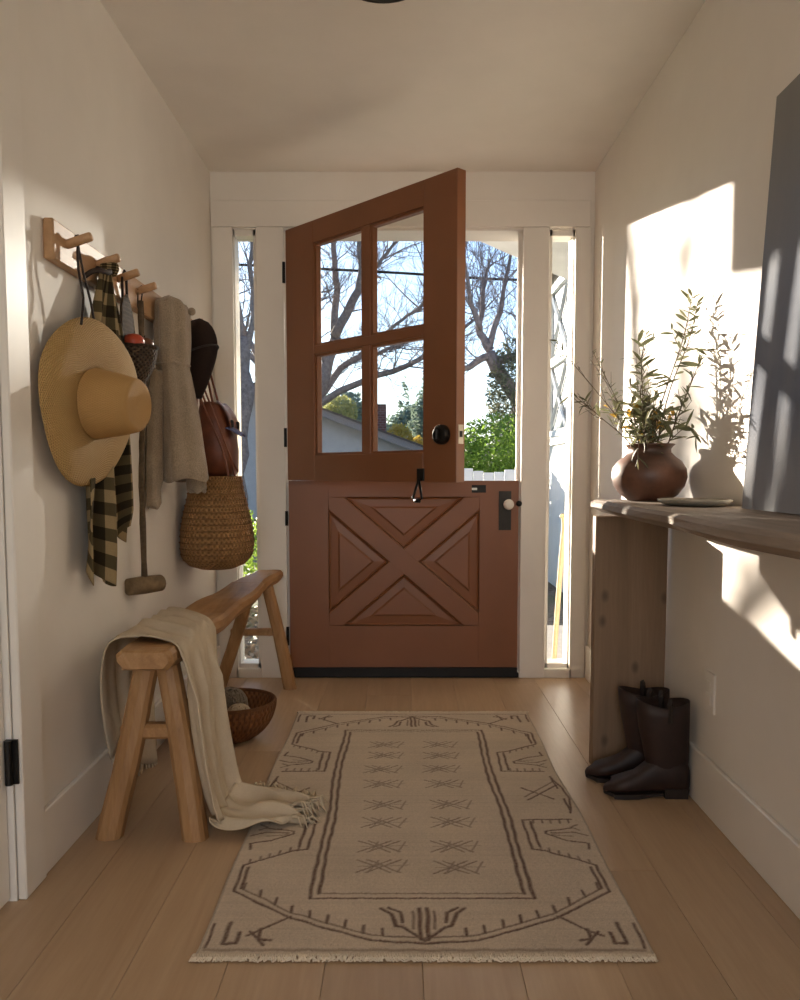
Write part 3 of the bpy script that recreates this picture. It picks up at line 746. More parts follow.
# ------------------------------------------------------------------ throw blanket
def throw():
    r = empty('throw_blanket', (-.55, 2.3, 0)); tag(r, 'oatmeal linen throw draped over the near end of the bench', 'blanket')
    M = fabric('throw_linen', S(204, 188, 162), S(222, 208, 184), 500, .95, .4)
    # section path across the bench: left drop, over the seat, right drop, trailing over the floor
    path = [(-.830, .10), (-.834, .22), (-.828, .36), (-.800, .47), (-.755, .523), (-.69, .531), (-.62, .527), (-.575, .518), (-.556, .48), (-.550, .40), (-.540, .28), (-.525, .17), (-.510, .09), (-.485, .035), (-.43, .022), (-.37, .028), (-.31, .022), (-.272, .016)]
    P = curve([(x, 0, z) for x, z in path], 90)
    def fn(u, v):
        p = P[int(round(v * 89))]; x, z = p.x, p.z
        s = v
        # front and rear edges of the cloth along the bench
        f0 = np.interp(s, [0, .15, .27, .40, .50, .62, .74, .85, 1], [2.32, 2.24, 2.17, 2.12, 2.10, 2.10, 2.11, 2.13, 2.20])
        f1 = np.interp(s, [0, .15, .27, .40, .50, .62, .74, .85, 1], [2.78, 2.74, 2.62, 2.52, 2.47, 2.46, 2.46, 2.44, 2.34])
        y = lerp(f0, f1, u)
        fold = math.sin(u * 17 + s * 2.0) * .55 + math.sin(u * 31 + 1 + s * 5) * .28 + math.sin(u * 9 - s * 7) * .4
        if z < .05 and s > .5:
            x += .012 * math.sin(u * 23 + s * 30); z = z + .022 * fold + .006 * math.sin(u * 40 + s * 44) + .022 * (1 - abs(2 * u - 1)) + .004; z = max(z, .012); x += .012 * math.sin(u * 13)
            x += .02 * (u - .5) * (s - .75) * 6 
        elif s > .44 and z < .5:
            k = min(1, (.5 - z) / .12); x += k * (.021 * fold + .012 + .006 * math.sin(u * 52 + s * 3))
        elif s < .24:
            k = min(1, (.49 - z) / .1); x += max(-.014, k * .016 * fold); 
            z += .09 * math.sin(u * 5.0 + .6) * (1 - s / .24) + .0
        else:
            z += .009 * max(0, fold) + .004 + .004 * math.sin(u * 33 + s * 21) + (.012 * math.sin(u * 7 + s * 9) if .3 < s < .45 else 0) * .6
        return (x, y, z)
    c = MB().grid(fn, 84, 89).build('cloth', M, r, True); solid(c, .004, 1)
    # fringe knots along the trailing edge and the hidden end
    q = random.Random(4)
    mb = MB()
    for k in range(26):
        u = (k + .5) / 26; p = Vector(fn(u, 1.0)); d = Vector((q.uniform(.02, .045), q.uniform(-.02, .02), 0))
        mb.tube([p + Vector((-.012, 0, 0)), p + d * .5 + Vector((0, 0, q.uniform(0, .012))), p + d + Vector((0, 0, -p.z + .006))], [.004, .0035, .002], 5)
    for k in range(16):
        x_ = -.47 + .2 * k / 16; u = 1.0; p = Vector(fn(1.0, .80 + .18 * k / 16)); mb.tube([p, p + Vector((q.uniform(-.01, .01), q.uniform(.012, .03), .008)), p + Vector((q.uniform(-.012, .012), q.uniform(.02, .04), .012 - p.z))], [.004, .0035, .002], 5)
    tag(mb.build('fringe', M, r, True), kind='stuff')
    mb = MB()
    for k in range(40):
        u = (k + .5) / 40; p = Vector(fn(u, 0)); mb.tube([p + Vector((0, 0, .01)), p + Vector((q.uniform(-.006, .006), q.uniform(-.008, .008), -.03)), p + Vector((q.uniform(-.01, .01), q.uniform(-.012, .012), -.06 - q.random() * .02))], [.0035, .003, .0015], 5)
    tag(mb.build('fringe', M, r, True), kind='stuff')
throw()

# ------------------------------------------------------------------ bowl and yarn
bw_ = empty('woven_bowl', (-.618, 2.98, 0)); tag(bw_, 'round brown woven bowl on the floor under the bench', 'bowl')
M_BOWL = straw('bowl_weave', S(88, 56, 32), S(150, 100, 60), S(120, 78, 46), 'UV', 44, 13, .8, .004)
prof = [(.06, .0), (.075, .002), (.10, .018), (.128, .045), (.148, .078), (.158, .11), (.161, .135)]
prof_in = [(.153, .135), (.150, .11), (.140, .08), (.12, .05), (.093, .025), (.06, .012), (.001, .011)]
MB().lathe(prof + [(.157, .139)] + prof_in, (-.618, 2.98, 0), 64, True).build('basket', M_BOWL, bw_, True)
MB().tube([(-.618 + .157 * math.cos(a), 2.98 + .157 * math.sin(a), .138) for a in np.linspace(0, 2 * math.pi, 61)], .0065, 8, False).build('rim', M_BOWL, bw_, True)
mb = MB()
for k in range(48):
    a = 2 * math.pi * k / 48; C = curve([(-.618 + r * math.cos(a + r * 1.5), 2.98 + r * math.sin(a + r * 1.5), z + .002) for r, z in prof[2:]], 7); mb.tube(C, .0028, 4)
tag(mb.build('rib', M_BOWL, bw_, True), kind='stuff')
def yarn(c, r, label, cA, cB, sq=(1, 1, 1)):
    m = fabric('yarn_' + label.split()[0], cA, cB, 260, .95, .9)
    t = empty('yarn_ball', c); tag(t, label, 'yarn')
    mb = MB(); n = 24
    mb.lathe([(r * .94 * math.sin(math.pi * i / 14) + .0005, -r * .94 * math.cos(math.pi * i / 14)) for i in range(15)], c, n); mb.build('core', m, t, True)
    q = random.Random(int(c[0] * 999)); mb = MB()
    for k in range(26):
        ax = Vector((q.uniform(-1, 1), q.uniform(-1, 1), q.uniform(-1, 1))).normalized(); e = ax.orthogonal().normalized(); g = ax.cross(e); o_ = q.uniform(-.5, .5) * r
        rr_ = math.sqrt(r * r - o_ * o_) * .985
        mb.tube([Vector(c) + ax * o_ + (e * math.cos(a) + g * math.sin(a)) * rr_ for a in np.linspace(0, 2 * math.pi, 25)], .0035, 5, False)
    tag(mb.build('strand', m, t, True), kind='stuff')
yarn((-.625, 3.0, .118), .062, 'grey heather ball of yarn in the woven bowl', S(120, 108, 94), S(160, 148, 132))
yarn((-.578, 2.918, .094), .048, 'cream ball of yarn at the front of the woven bowl', S(180, 162, 138), S(208, 192, 168))

# ------------------------------------------------------------------ peg rack
pk = empty('peg_rack', (-.853, 2.7, 1.52)); tag(pk, 'oak peg rail with angled pegs on the left wall', 'coat rack')
MB().box(XL, -.838, 2.068, 3.43, 1.474, 1.572, bev=.004).build('board', M_PEG, pk)
PEGY = [2.148, 2.355, 2.525, 2.70, 2.94, 3.14, 3.33]
for y in PEGY:
    M_ = Matrix.Rotation(R(72), 3, 'Y')
    MB().lathe([(.0105, 0), (.0115, .004), (.0115, .064), (.0095, .068), (.001, .068)], (-.840, y, 1.528), 16, True, False, M_).build('peg', M_PEG, pk, True)
# straw hat
def frame(axis, upv=(0, 0, 1)):
    z = Vector(axis).normalized(); x = Vector(upv).cross(z).normalized(); y = z.cross(x)
    return Matrix((x, y, z)).transposed()
HM = frame((.975, -.20, -.05)); hc = Vector((-.797, 2.185, 1.137))
ht = empty('straw_hat', hc); tag(ht, 'wide brimmed natural straw hat hanging on the nearest peg', 'hat')
M_STR = straw('hat_straw', S(150, 114, 64), S(206, 172, 114), S(182, 146, 90), 'UV', 110, 24, .9, .004)
M_STR2 = straw('hat_crown_straw', S(156, 120, 70), S(184, 146, 92), S(170, 132, 80), 'UV', 90, 22, .5, .002)
b_ = MB().lathe([(.090 + (.218 - .090) * t, -.010 + .02 * (1 - t) + .012 * math.sin(t * 3)) for t in np.linspace(0, 1, 14)], hc, 72, False, False, HM, lambda a, i: 1 + (i / 13) ** 3 * (.022 * math.sin(2 * a + .6) + .012 * math.sin(5 * a)))
b_.v = [tuple(Vector(p) + HM @ Vector((0, 0, .014 * math.sin(2 * math.atan2(p[2] - hc.z, p[1] - hc.y) + .5) * ((Vector(p) - hc).length / .22) ** 2))) for p in b_.v]
solid(b_.build('brim', M_STR, ht, True), .003)
cp = [(.092, .008), (.0895, .03), (.084, .06), (.078, .09), (.0715, .115), (.069, .123), (.064, .129), (.055, .130), (.03, .126), (.001, .124)]
MB().lathe(cp, hc, 56, False, False, HM, lambda a, i: 1 + .02 * math.cos(2 * a)).build('crown', M_STR2, ht, True)
M_CORD = plain('dark_cord', S(46, 34, 28), .8)
mb = MB(); pc = Vector((-.815, 2.158, 1.538)); hy = 2.185
for s in (-1, 1): mb.tube(curve([pc, pc + Vector((.006, s * .015, -.07)), (-.805, hy + s * .025, 1.40), (-.803, hy + s * .05, 1.33)], 10), .0032, 6)
mb.tube([pc + Vector((-.003, -.012, 0)), pc + Vector((0, -.01, .012)), pc + Vector((.002, .0, .0155)), pc + Vector((0, .01, .012)), pc + Vector((.003, .012, 0))], .003, 6)
mb.build('chin_cord', M_CORD, ht, True)
# plaid cloth
def plaid():
    r = empty('plaid_cloth', (-.82, 2.38, 1.53)); tag(r, 'dark olive and beige checked cloth tied to the second peg', 'cloth')
    def f(t):
        tc = t.n('ShaderNodeTexCoord'); sp = t.n('ShaderNodeSeparateXYZ'); t.l(tc.outputs['UV'], sp.inputs[0])
        st = lambda o, k: t.math('LESS_THAN', t.math('FRACT', t.math('MULTIPLY', o, k)), .5)
        a = st(sp.outputs[0], 6.5); b = st(sp.outputs[1], 12.5); n = t.noise(t.co(), 400, 2)
        sm = t.math('MULTIPLY', t.math('ADD', a, b), .5)
        c = t.ramp(sm, [(.0, S(40, 34, 24)), (.5, S(84, 74, 52)), (1, S(160, 140, 104))])
        c = t.mix(t.math('MULTIPLY', n, .35), c, S(50, 42, 30)); t.set(c, .95, 0, .1); t.bump(n, .4, .002)
    M = mat('plaid', f)
    def fn(u, v):
        z = lerp(1.515, .69, v); y0 = np.interp(v, [0, .05, .2, .4, .7, 1], [2.335, 2.31, 2.23, 2.20, 2.185, 2.17]); y1 = np.interp(v, [0, .05, .2, .4, .7, .9, 1], [2.385, 2.41, 2.47, 2.50, 2.52, 2.54, 2.52])
        z += (.09 * u - .05 * (1 - u)) * v ** 3 + .055 * math.sin(u * 9.5 + .5) * v ** 4
        k = min(1, v * 4); x = -.822 + k * (.022 * math.sin(u * 16 + v * 2) + .010 * math.sin(u * 29 - v * 3)) + .02 * (1 - v) * math.sin(u * math.pi)
        return (max(x, -.858), lerp(y0, y1, u), z)
    solid(MB().grid(fn, 48, 70).build('cloth', M, r, True), .003)
    kn = MB().lathe([(.004, .0), (.018, .006), (.026, .02), (.027, .034), (.018, .05), (.008, .056), (.001, .057)], (-.81, 2.368, 1.497), 18, wob=lambda a, i: 1 + .14 * math.sin(3 * a + i))
    kn.build('knot', M, r, True)
    MB().tube([(-.82 + .021 * math.cos(a), 2.368 + .028 * math.sin(a), 1.512 + .006 * math.sin(2 * a)) for a in np.linspace(0, 6.2832, 25)], .006, 7, False).tube(curve([(-.80, 2.345, 1.51), (-.79, 2.30, 1.495), (-.805, 2.25, 1.49), (-.83, 2.235, 1.47)], 10), .007, 7).build('tie', M_CORD, r, True)
plaid()
# woven wall pocket with fruit
def pocket():
    r = empty('wall_basket', (-.80, 2.53, 1.2)); tag(r, 'dark woven wall pocket basket on the third peg', 'basket')
    M = straw('pocket_weave', S(26, 18, 14), S(104, 84, 64), S(58, 44, 34), 'UV', 16, 11, 1.0, .006)
    def back(u, v):
        z = lerp(1.20, 1.49, v); h = .062 * math.sqrt(max(0, 1 - max(0, (v - .45) / .55) ** 2.2)) + .004
        return (-.828 + .012 * (1 - v) + .006 * math.cos((u - .5) * 3), 2.558 + (u * 2 - 1) * h, z)
    solid(MB().grid(back, 16, 20).build('back_panel', M, r, True), .006)
    rings = []
    for t in np.linspace(0, 1, 9):
        z = lerp(1.175, 1.332, t); k = math.sin(math.pi / 2 * (.15 + .85 * t)) 
        rings.append([(-.845 + .105 * k * math.sin(a) ** .8 if math.sin(a) > 0 else -.845, 2.558 + .068 * k * math.cos(a), z) for a in np.linspace(0, math.pi, 22)])
    o = MB().loft(rings, False).build('cup', M, r, True); solid(o, .006)
    mb = MB().tube([(-.845 + .107 * math.sin(a), 2.558 + .069 * math.cos(a), 1.334) for a in np.linspace(0, math.pi, 24)], .006, 8)
    mb.build('rim', M, r, True)
    bt = [(-.845 + .016 * math.sin(a), 2.558 + .010 * math.cos(a), 1.174) for a in np.linspace(0, math.pi, 22)]
    MB().tube([(-.832, 2.545, 1.47), (-.822, 2.515, 1.53), (-.818, 2.525, 1.553), (-.818, 2.54, 1.545), (-.826, 2.57, 1.47)], .004, 7).build('loop', M_CORD, r, True)
pocket()
def fruit(c, rad, name, label, col):
    t = empty(name, c); tag(t, label, 'fruit', 'fruit in the wall basket')
    m = plain(name + '_skin', col, .35, 0, .5, 20, .25, .05)
    MB().lathe([(rad * math.sin(math.pi * i / 16) * (1.02) + .0004, -rad * .92 * math.cos(math.pi * i / 16) - (rad * .14 * max(0, math.cos(math.pi * (1 - i / 16))) ** 8)) for i in range(17)], c, 24).build('flesh', m, t, True)
    MB().tube([(c[0], c[1], c[2] + rad * .72), (c[0] + .003, c[1], c[2] + rad * 1.05)], .0015, 6).build('stalk', M_CORD, t, True)
fruit((-.795, 2.524, 1.345), .030, 'apple', 'red apple sitting in the dark wall basket', S(170, 66, 40))
fruit((-.782, 2.583, 1.345), .028, 'onion', 'brown onion beside the apple in the wall basket', S(98, 62, 42))
# long mallet
ml = empty('wooden_mallet', (-.815, 2.66, .6)); tag(ml, 'long handled wooden mallet hanging head down below the pegs', 'mallet')
M_BARK = plain('bark', S(92, 76, 58), .85, 0, .3, 60, .35, .5)
M_MAL = plain('worn_wood', S(118, 98, 72), .8, 0, .3, 50, .25, .4)
MB().tube(curve([(-.826, 2.70, 1.50), (-.822, 2.69, 1.2), (-.826, 2.67, .95), (-.820, 2.655, .62)], 18), [.0095 + .0012 * math.sin(i * 2.3) for i in range(18)], 9).build('handle', M_BARK, ml, True)
MB().tube([(-.855, 2.595, .604), (-.853, 2.60, .604), (-.82, 2.655, .603), (-.787, 2.712, .602), (-.785, 2.716, .602)], [.02, .027, .029, .027, .02], 16).build('head', M_MAL, ml, True)
MB().tube([(-.835, 2.70, 1.48), (-.83, 2.69, 1.535), (-.822, 2.70, 1.547), (-.822, 2.71, 1.535), (-.828, 2.705, 1.48)], .002, 6).build('loop', M_CORD, ml, True)
# wool sweater
def sweater():
    r = empty('wool_sweater', (-.78, 2.93, 1.53)); tag(r, 'beige fleece wool sweater bunched over a middle peg', 'sweater')
    M = fabric('fleece', S(150, 134, 114), S(186, 168, 146), 230, .98, 1.0, .3)
    def rings(spec, n=40, seed=0, amp=.006):
        out = []; q = random.Random(seed); ph = [q.uniform(0, 6) for _ in range(4)]
        zs = [s[0] for s in spec]
        for z in np.linspace(zs[0], zs[-1], 40):
            c = [np.interp(-z, [-a for a in zs], [s[k] for s in spec]) for k in (1, 2, 3, 4)]
            ring = []
            for k in range(n):
                a = 2 * math.pi * k / n; m = 1 + .09 * math.sin(5 * a + ph[0] + z * 2) + .05 * math.sin(9 * a + ph[1] - z * 3)
                ring.append((max(-.861, c[0] + c[2] * m * math.cos(a)), c[1] + c[3] * m * math.sin(a), z + .008 * math.sin(3 * a + ph[2])))
            out.append(ring)
        return out
    body = [(1.555, -.80, 2.935, .012, .03), (1.545, -.795, 2.935, .045, .07), (1.52, -.79, 2.935, .056, .085), (1.42, -.788, 2.935, .056, .085), (1.335, -.79, 2.935, .054, .08), (1.325, -.79, 2.935, .049, .076), (1.30, -.788, 2.935, .054, .082), (1.15, -.775, 2.94, .068, .105), (1.0, -.765, 2.945, .077, .12), (.935, -.762, 2.95, .080, .125), (.932, -.762, 2.95, .070, .115)]
    MB().loft(rings(body, 44, 1), True, True, False).build('body', M, r, True)
    s1 = [(1.30, -.825, 2.865, .022, .03), (1.1, -.832, 2.845, .025, .036), (.93, -.834, 2.835, .027, .038), (.90, -.836, 2.83, .022, .03), (.845, -.836, 2.83, .024, .032), (.843, -.836, 2.83, .018, .026)]
    MB().loft(rings(s1, 24, 2), True, True, True).build('sleeve', M, r, True)
    s2 = [(1.10, -.745, 3.03, .03, .03), (.93, -.738, 3.02, .034, .036), (.895, -.736, 3.02, .034, .036), (.892, -.736, 3.02, .028, .03)]
    MB().loft(rings(s2, 24, 3), True, True, True).build('sleeve', M, r, True)
    MB().tube([(-.79 + .052 * math.cos(a), 2.935 + .079 * math.sin(a), 1.328 + .002 * math.sin(4 * a)) for a in np.linspace(0, 6.2832, 40)], .005, 6, False).build('waist_seam', M, r, True)
    c = (-.728, 2.955, 1.515); MB().lathe([(.0135 * math.sin(math.pi * i / 10) + .0003, -.0135 * math.cos(math.pi * i / 10)) for i in range(11)], c, 14).build('toggle', M, r, True)
sweater()
# dark felt hat
cpn = empty('felt_hat', (-.78, 3.25, 1.4)); tag(cpn, 'dark brown felt hat hanging past the sweater', 'hat')
M_FELT = fabric('dark_felt', S(40, 30, 26), S(52, 40, 34), 300, .95, .4)
rings = []
for t in np.linspace(0, 1, 22):
    z = lerp(1.548, 1.245, t)
    k = math.sqrt(max(0, 1 - (1 - min(1, t / .38)) ** 2)) if t < .38 else 1 - .72 * ((t - .38) / .62) ** 1.4
    k = max(k, .04); cx_ = -.776 - .018 * t
    rings.append([(max(-.862, cx_ + .072 * k * math.cos(a)), 3.27 + .10 * k * math.sin(a), z) for a in [2 * math.pi * i / 32 for i in range(32)]])
MB().loft(rings, True, True, True).build('crown', M_FELT, cpn, True)
MB().tube([(-.782 + .0735 * .99 * math.cos(a), 3.27 + .101 * math.sin(a), 1.415 + .03 * math.cos(a)) for a in np.linspace(0, 6.2832, 40)], .004, 6, False).build('band', plain('hat_band', S(34, 26, 24), .7), cpn, True)
# leather bag
lbag = empty('leather_bag', (-.755, 3.46, .95)); tag(lbag, 'reddish brown leather bag with long straps at the last pegs', 'bag')
M_LEA = plain('bag_leather', S(120, 66, 42), .42, 0, .5, 18, .25, .12)
def squ(c, hx, hy, z, n=28, p=.5):
    return [(max(-.862, c[0] + hx * math.copysign(abs(math.cos(a)) ** p, math.cos(a))), c[1] + hy * math.copysign(abs(math.sin(a)) ** p, math.sin(a)), z) for a in [2 * math.pi * k / n for k in range(n)]]
MB().loft([squ((-.755, 3.46), .055, .10, .945), squ((-.755, 3.46), .072, .115, .96), squ((-.755, 3.46), .074, .118, 1.05), squ((-.758, 3.46), .066, .115, 1.15), squ((-.765, 3.46), .048, .11, 1.225), squ((-.768, 3.46), .030, .105, 1.24), squ((-.768, 3.46), .022, .098, 1.232)], True, True, True).build('body', M_LEA, lbag, True)
MB().grid(lambda u, v: (-.768 + .03 + .055 * math.sin(min(1, v * 1.1) * 1.5), 3.36 + .2 * u, 1.243 - .13 * v ** 1.3 + .004 * math.sin(u * 9)), 10, 12).build('flap', M_LEA, lbag, True)
for yy in (3.40, 3.52):
    s = MB().tube(curve([(-.73, yy, 1.10), (-.752, yy, 1.2), (-.79, lerp(yy, 3.42, .4), 1.38), (-.815, 3.36, 1.535)], 12), .005, 6).build('strap', M_LEA, lbag, True)
    bk = MB().box(-.690, -.678, yy - .012, yy + .012, 1.14, 1.17, bev=.003).build('buckle', M_BLACK, lbag)
MB().tube(curve([(-.822, 3.35, 1.53), (-.79, 3.30, 1.35), (-.73, 3.30, 1.18), (-.68, 3.34, 1.02), (-.66, 3.38, .965)], 14), .004, 6).build('strap', M_LEA, lbag, True)
# unidentified thin blue sheet sticking out of the bag
bc = MB().grid(lambda u, v: (-.715 + .075 * v, 3.36 + .10 * u, 1.138 - .035 * v ** 1.5 + .012 * math.sin(u * 3.14)), 10, 8)
tag(solid(bc.build('blue_sheet', plain('plain_blue', S(98, 108, 150), .6), None, True), .003), 'blue folded booklet poking out of the leather bag', 'sheet')
# straw bag
sb = empty('straw_bag', (-.735, 3.33, .58)); tag(sb, 'round bottomed woven straw bag hanging lowest by the sidelight', 'bag')
M_SBAG = straw('bag_straw', S(110, 76, 44), S(178, 136, 88), S(142, 104, 64), 'UV', 52, 24, 1.0, .006)
def sring(z, hx, hy, n=56): return [(max(-.861, -.735 + hx * math.copysign(abs(math.cos(a)) ** .85, math.cos(a))), 3.33 + hy * math.copysign(abs(math.sin(a)) ** .85, math.sin(a)), z) for a in [2 * math.pi * k / n for k in range(n)]]
prof = [(.578, .02, .03), (.582, .07, .09), (.597, .108, .14), (.63, .134, .172), (.68, .141, .182), (.74, .136, .178), (.80, .124, .166), (.86, .110, .152), (.90, .101, .142), (.945, .096, .136), (.945, .088, .128), (.86, .1, .14)]
rings = []
for (a, b) in zip(prof, prof[1:]):
    for t in (0, .5): rings.append(sring(*[lerp(p, q, t) for p, q in zip(a, b)]))
rings.append(sring(*prof[-1]))
sbk = MB().loft(rings, True, True, False).build('basket', M_SBAG, sb, True)
for z in np.linspace(.62, .925, 14):
    hx = np.interp(z, [p[0] for p in prof[:10]], [p[1] for p in prof[:10]]); hy = np.interp(z, [p[0] for p in prof[:10]], [p[2] for p in prof[:10]])
    rg_ = sring(z, hx + .001, hy + .001, 48); MB().tube(rg_ + [rg_[0]], .0028, 6, False).build('coil', M_SBAG, sbk, True)
for s in (-1, 1):
    MB().tube(curve([(-.742 + s * .07, 3.27, .93), (-.75 + s * .05, 3.28, 1.05), (-.80, 3.30, 1.30), (-.815, 3.325, 1.54), (-.80, 3.35, 1.30), (-.75 + s * .05, 3.39, 1.05), (-.742 + s * .07, 3.40, .93)], 26), .0045, 6).build('strap', M_LEA, sb, True)

# ------------------------------------------------------------------ outside
def groundmat(t):
    v = t.co(); n = t.noise(v, 1.2, 5); n2 = t.noise(v, 26, 5, .7)
    c = t.mix(t.ramp(n2, [(.35, (0, 0, 0, 1)), (.65, (1, 1, 1, 1))]), S(66, 54, 46), S(150, 136, 120))
    t.set(t.mix(t.ramp(n, [(.45, (0, 0, 0, 1)), (.6, (1, 1, 1, 1))]), c, S(92, 96, 66)), .95); t.bump(n2, .8, .03)
gr = obj('ground', [(-60, 4.06, -.16), (60, 4.06, -.16), (60, 80, -.16), (-60, 80, -.16)], [(0, 1, 2, 3)], mat('garden_ground', groundmat)); tag(gr, 'leaf strewn garden ground outside the door', 'ground', kind='structure')
M_CONC = plain('concrete', S(168, 162, 154), .85, 0, .3, 12, .1, .2)
ps = box('porch_step', M_CONC, None, -.62, 1.42, DO + .022, 5.4, -.16, -.03, bev=.01); tag(ps, 'pale concrete porch step outside the door', 'step', kind='structure')
# gabled porch roof
M_ROOF = plain('roof_shingle', S(104, 92, 84), .9, 0, .2, 8, .2, .4)
pr = empty('porch_roof', (-.3, 5.0, 2.9)); tag(pr, 'white gabled porch roof above the door outside', 'roof', kind='structure')
ax_, az_, sl = -.3, 2.93, .43
for s, xe in ((-1, -2.05), (1, 1.44)):
    ze = az_ - abs(xe - ax_) * sl
    v = [(ax_, y, az_ + dz) for y in (4.07, 6.0) for dz in (0, .09)] + [(xe, y, ze + dz) for y in (4.07, 6.0) for dz in (0, .09)]
    obj('soffit', v, [(0, 1, 3, 2), (4, 6, 7, 5), (0, 2, 6, 4), (1, 5, 7, 3), (0, 4, 5, 1), (2, 3, 7, 6)], M_WHITE, pr)
    v = [(ax_ + s * .0, y, az_ + .092 + dz) for y in (4.07, 6.04) for dz in (0, .02)] + [(xe, y, ze + .092 + dz) for y in (4.07, 6.04) for dz in (0, .02)]
    obj('shingles', v, [(0, 1, 3, 2), (4, 6, 7, 5), (0, 2, 6, 4), (1, 5, 7, 3), (0, 4, 5, 1), (2, 3, 7, 6)], M_ROOF, pr)
box('beam', M_WHITE, pr, -1.50, -1.33, 4.07, 6.0, 2.17, 2.42)
box('post', M_WHITE, pr, -1.48, -1.35, 4.5, 4.62, -.16, 2.17)
# wing of the house on the right
wg = empty('house_wing', (2.2, 7.5, 0)); tag(wg, 'white house wing with lattice window seen through the right sidelight', 'building')
box('wall', M_WHITE, wg, 1.5, 3.6, 5.9, 9.2, -.16, 3.0)
box('base_panel', M_WHITE, wg, 1.47, 1.5, 6.6, 8.6, -.1, 1.22); box('sill', M_WHITE, wg, 1.43, 1.5, 6.55, 8.65, 1.22, 1.28)
wy0, wy1, wz0, wz1 = 6.7, 8.5, 1.30, 2.75
fr = MB()
for b in ((wy0, wy0 + .07, wz0, wz1), (wy1 - .07, wy1, wz0, wz1), (wy0, wy1, wz0, wz0 + .06), (wy0, wy1, wz1 - .06, wz1), (wy0, wy1, 1.98, 2.06)): fr.box(1.455, 1.505, *b)
fr.build('window_frame', M_WHITE, wg)
obj('pane', [(1.495, wy0, wz0), (1.495, wy1, wz0), (1.495, wy1, wz1), (1.495, wy0, wz1)], [(0, 1, 2, 3)], plain('dim_window', S(150, 160, 166), .25, 0, .5, 3, .15, 0), wg)
ym = (wy0 + wy1) / 2
for (ya, yb) in ((wy0 + .07, ym), (ym, wy1 - .07)):
    for (za, zb) in ((wz0 + .06, 1.98), (2.06, wz1 - .06)):
        for q in (((ya, za), (yb, zb)), ((ya, zb), (yb, za))):
            MB().tube([(1.475, *q[0]), (1.475, *q[1])], .018, 4).build('muntin', M_WHITE, wg)
v = [(1.36, y, z) for y in (5.7, 9.3) for z in (2.86, 2.98)] + [(3.8, y, z + 1.0) for y in (5.7, 9.3) for z in (2.86, 2.98)]
obj('roof', v, [(0, 1, 3, 2), (4, 6, 7, 5), (0, 2, 6, 4), (1, 5, 7, 3), (0, 4, 5, 1), (2, 3, 7, 6)], M_ROOF, wg)
# leaning cane outside the right sidelight
cn = MB().tube(curve([(.762, 4.16, -.03), (.775, 4.155, .25), (.792, 4.15, .55), (.803, 4.15, .70), (.796, 4.15, .745), (.788, 4.15, .735)], 20), [.013] * 20, 9)
tag(cn.build('wooden_cane', plain('peeled_wood', S(190, 166, 130), .7), None, True), 'pale crooked wooden cane leaning outside the right sidelight', 'cane')
# white scalloped fence
M_FEN = paint('fence_white', (.72, .75, .80, 1), .6)
fe = empty('garden_fence', (1.2, 8.5, -.16)); tag(fe, 'low white scalloped fence in front of the green bush', 'fence')
for i in range(-5, 10):
    xx = .3 + i * .105; zt = .985 + .03 * math.sin(i * .9)
    MB().box(xx, xx + .1, 8.5, 8.52, -.16, zt, bev=.004).build('picket', M_FEN, fe)
box('rail', M_FEN, fe, -.25, 1.36, 8.52, 8.56, .2, .28); box('rail', M_FEN, fe, -.25, 1.36, 8.52, 8.56, .75, .83)
# neighbouring house
nh = empty('neighbour_house', (-4, 22, -.16)); tag(nh, 'neighbouring house with pale gable wall and sloping roof edge', 'building')
M_STUC = plain('stucco', S(196, 190, 186), .9, 0, .2, 5, .05, .2)
hx0, hx1, hap = -8.0, .75, -3.4
zr = lambda x: 2.468 - (x + 2.034) * .373 if x > hap else 2.468 - (hap + 2.034) * .373 - (hap - x) * .373
P_ = [(hx0, -.16), (hx1 - .15, -.16), (hx1 - .15, zr(hx1 - .15) - .05), (hap, zr(hap) - .05), (hx0, zr(hx0) - .05)]
n = len(P_); obj('wall', [(x, y, z) for y in (20.0, 28.0) for x, z in P_], [tuple(range(n)), tuple(range(n, 2 * n))[::-1]] + [(i, i + n, (i + 1) % n + n, (i + 1) % n) for i in range(n)], M_STUC, nh)
M_FAS = plain('fascia', S(150, 138, 132), .8)
for a, b in ((hap, hx1), (hap, hx0 - .3)):
    def sl_(y0, y1, z0, z1, nm, m):
        v = [(x, y, zr(x) + dz) for x in (a, b) for y in (y0, y1) for dz in (z0, z1)]
        obj(nm, v, [(0, 1, 3, 2), (4, 6, 7, 5), (0, 4, 5, 1), (2, 3, 7, 6), (0, 2, 6, 4), (1, 5, 7, 3)], m, nh)
    sl_(19.6, 19.68, -.16, 0.0, 'fascia', M_FAS); sl_(19.58, 28.4, .0, .05, 'roof', M_ROOF); sl_(19.68, 28.3, -.05, -.001, 'eave', M_STUC)
def brickmat(t):
    b = t.n('ShaderNodeTexBrick'); b.inputs['Scale'].default_value = 4; b.inputs['Color1'].default_value = S(128, 78, 66); b.inputs['Color2'].default_value = S(108, 66, 58); b.inputs['Mortar'].default_value = S(150, 138, 130)
    t.l(t.co('Object', (1, 1, 1), (R(90), 0, 0)), b.inputs[0]); t.set(b.outputs[0], .9)
box('chimney', mat('chimney_brick', brickmat), nh, -.98, -.42, 22, 22.6, 1.6, 2.72)
# overhead wire
MB_w = MB().tube([(-16, 14, 5.0), (-8, 14, 4.58), (-2.564, 14, 4.33), (0, 14, 4.20), (1.436, 14, 4.106), (8, 14, 3.9), (16, 14, 3.95)], .022, 6)
tag(MB_w.build('overhead_cable', M_BLACK, None), 'dark overhead cable crossing the sky outside', 'cable')
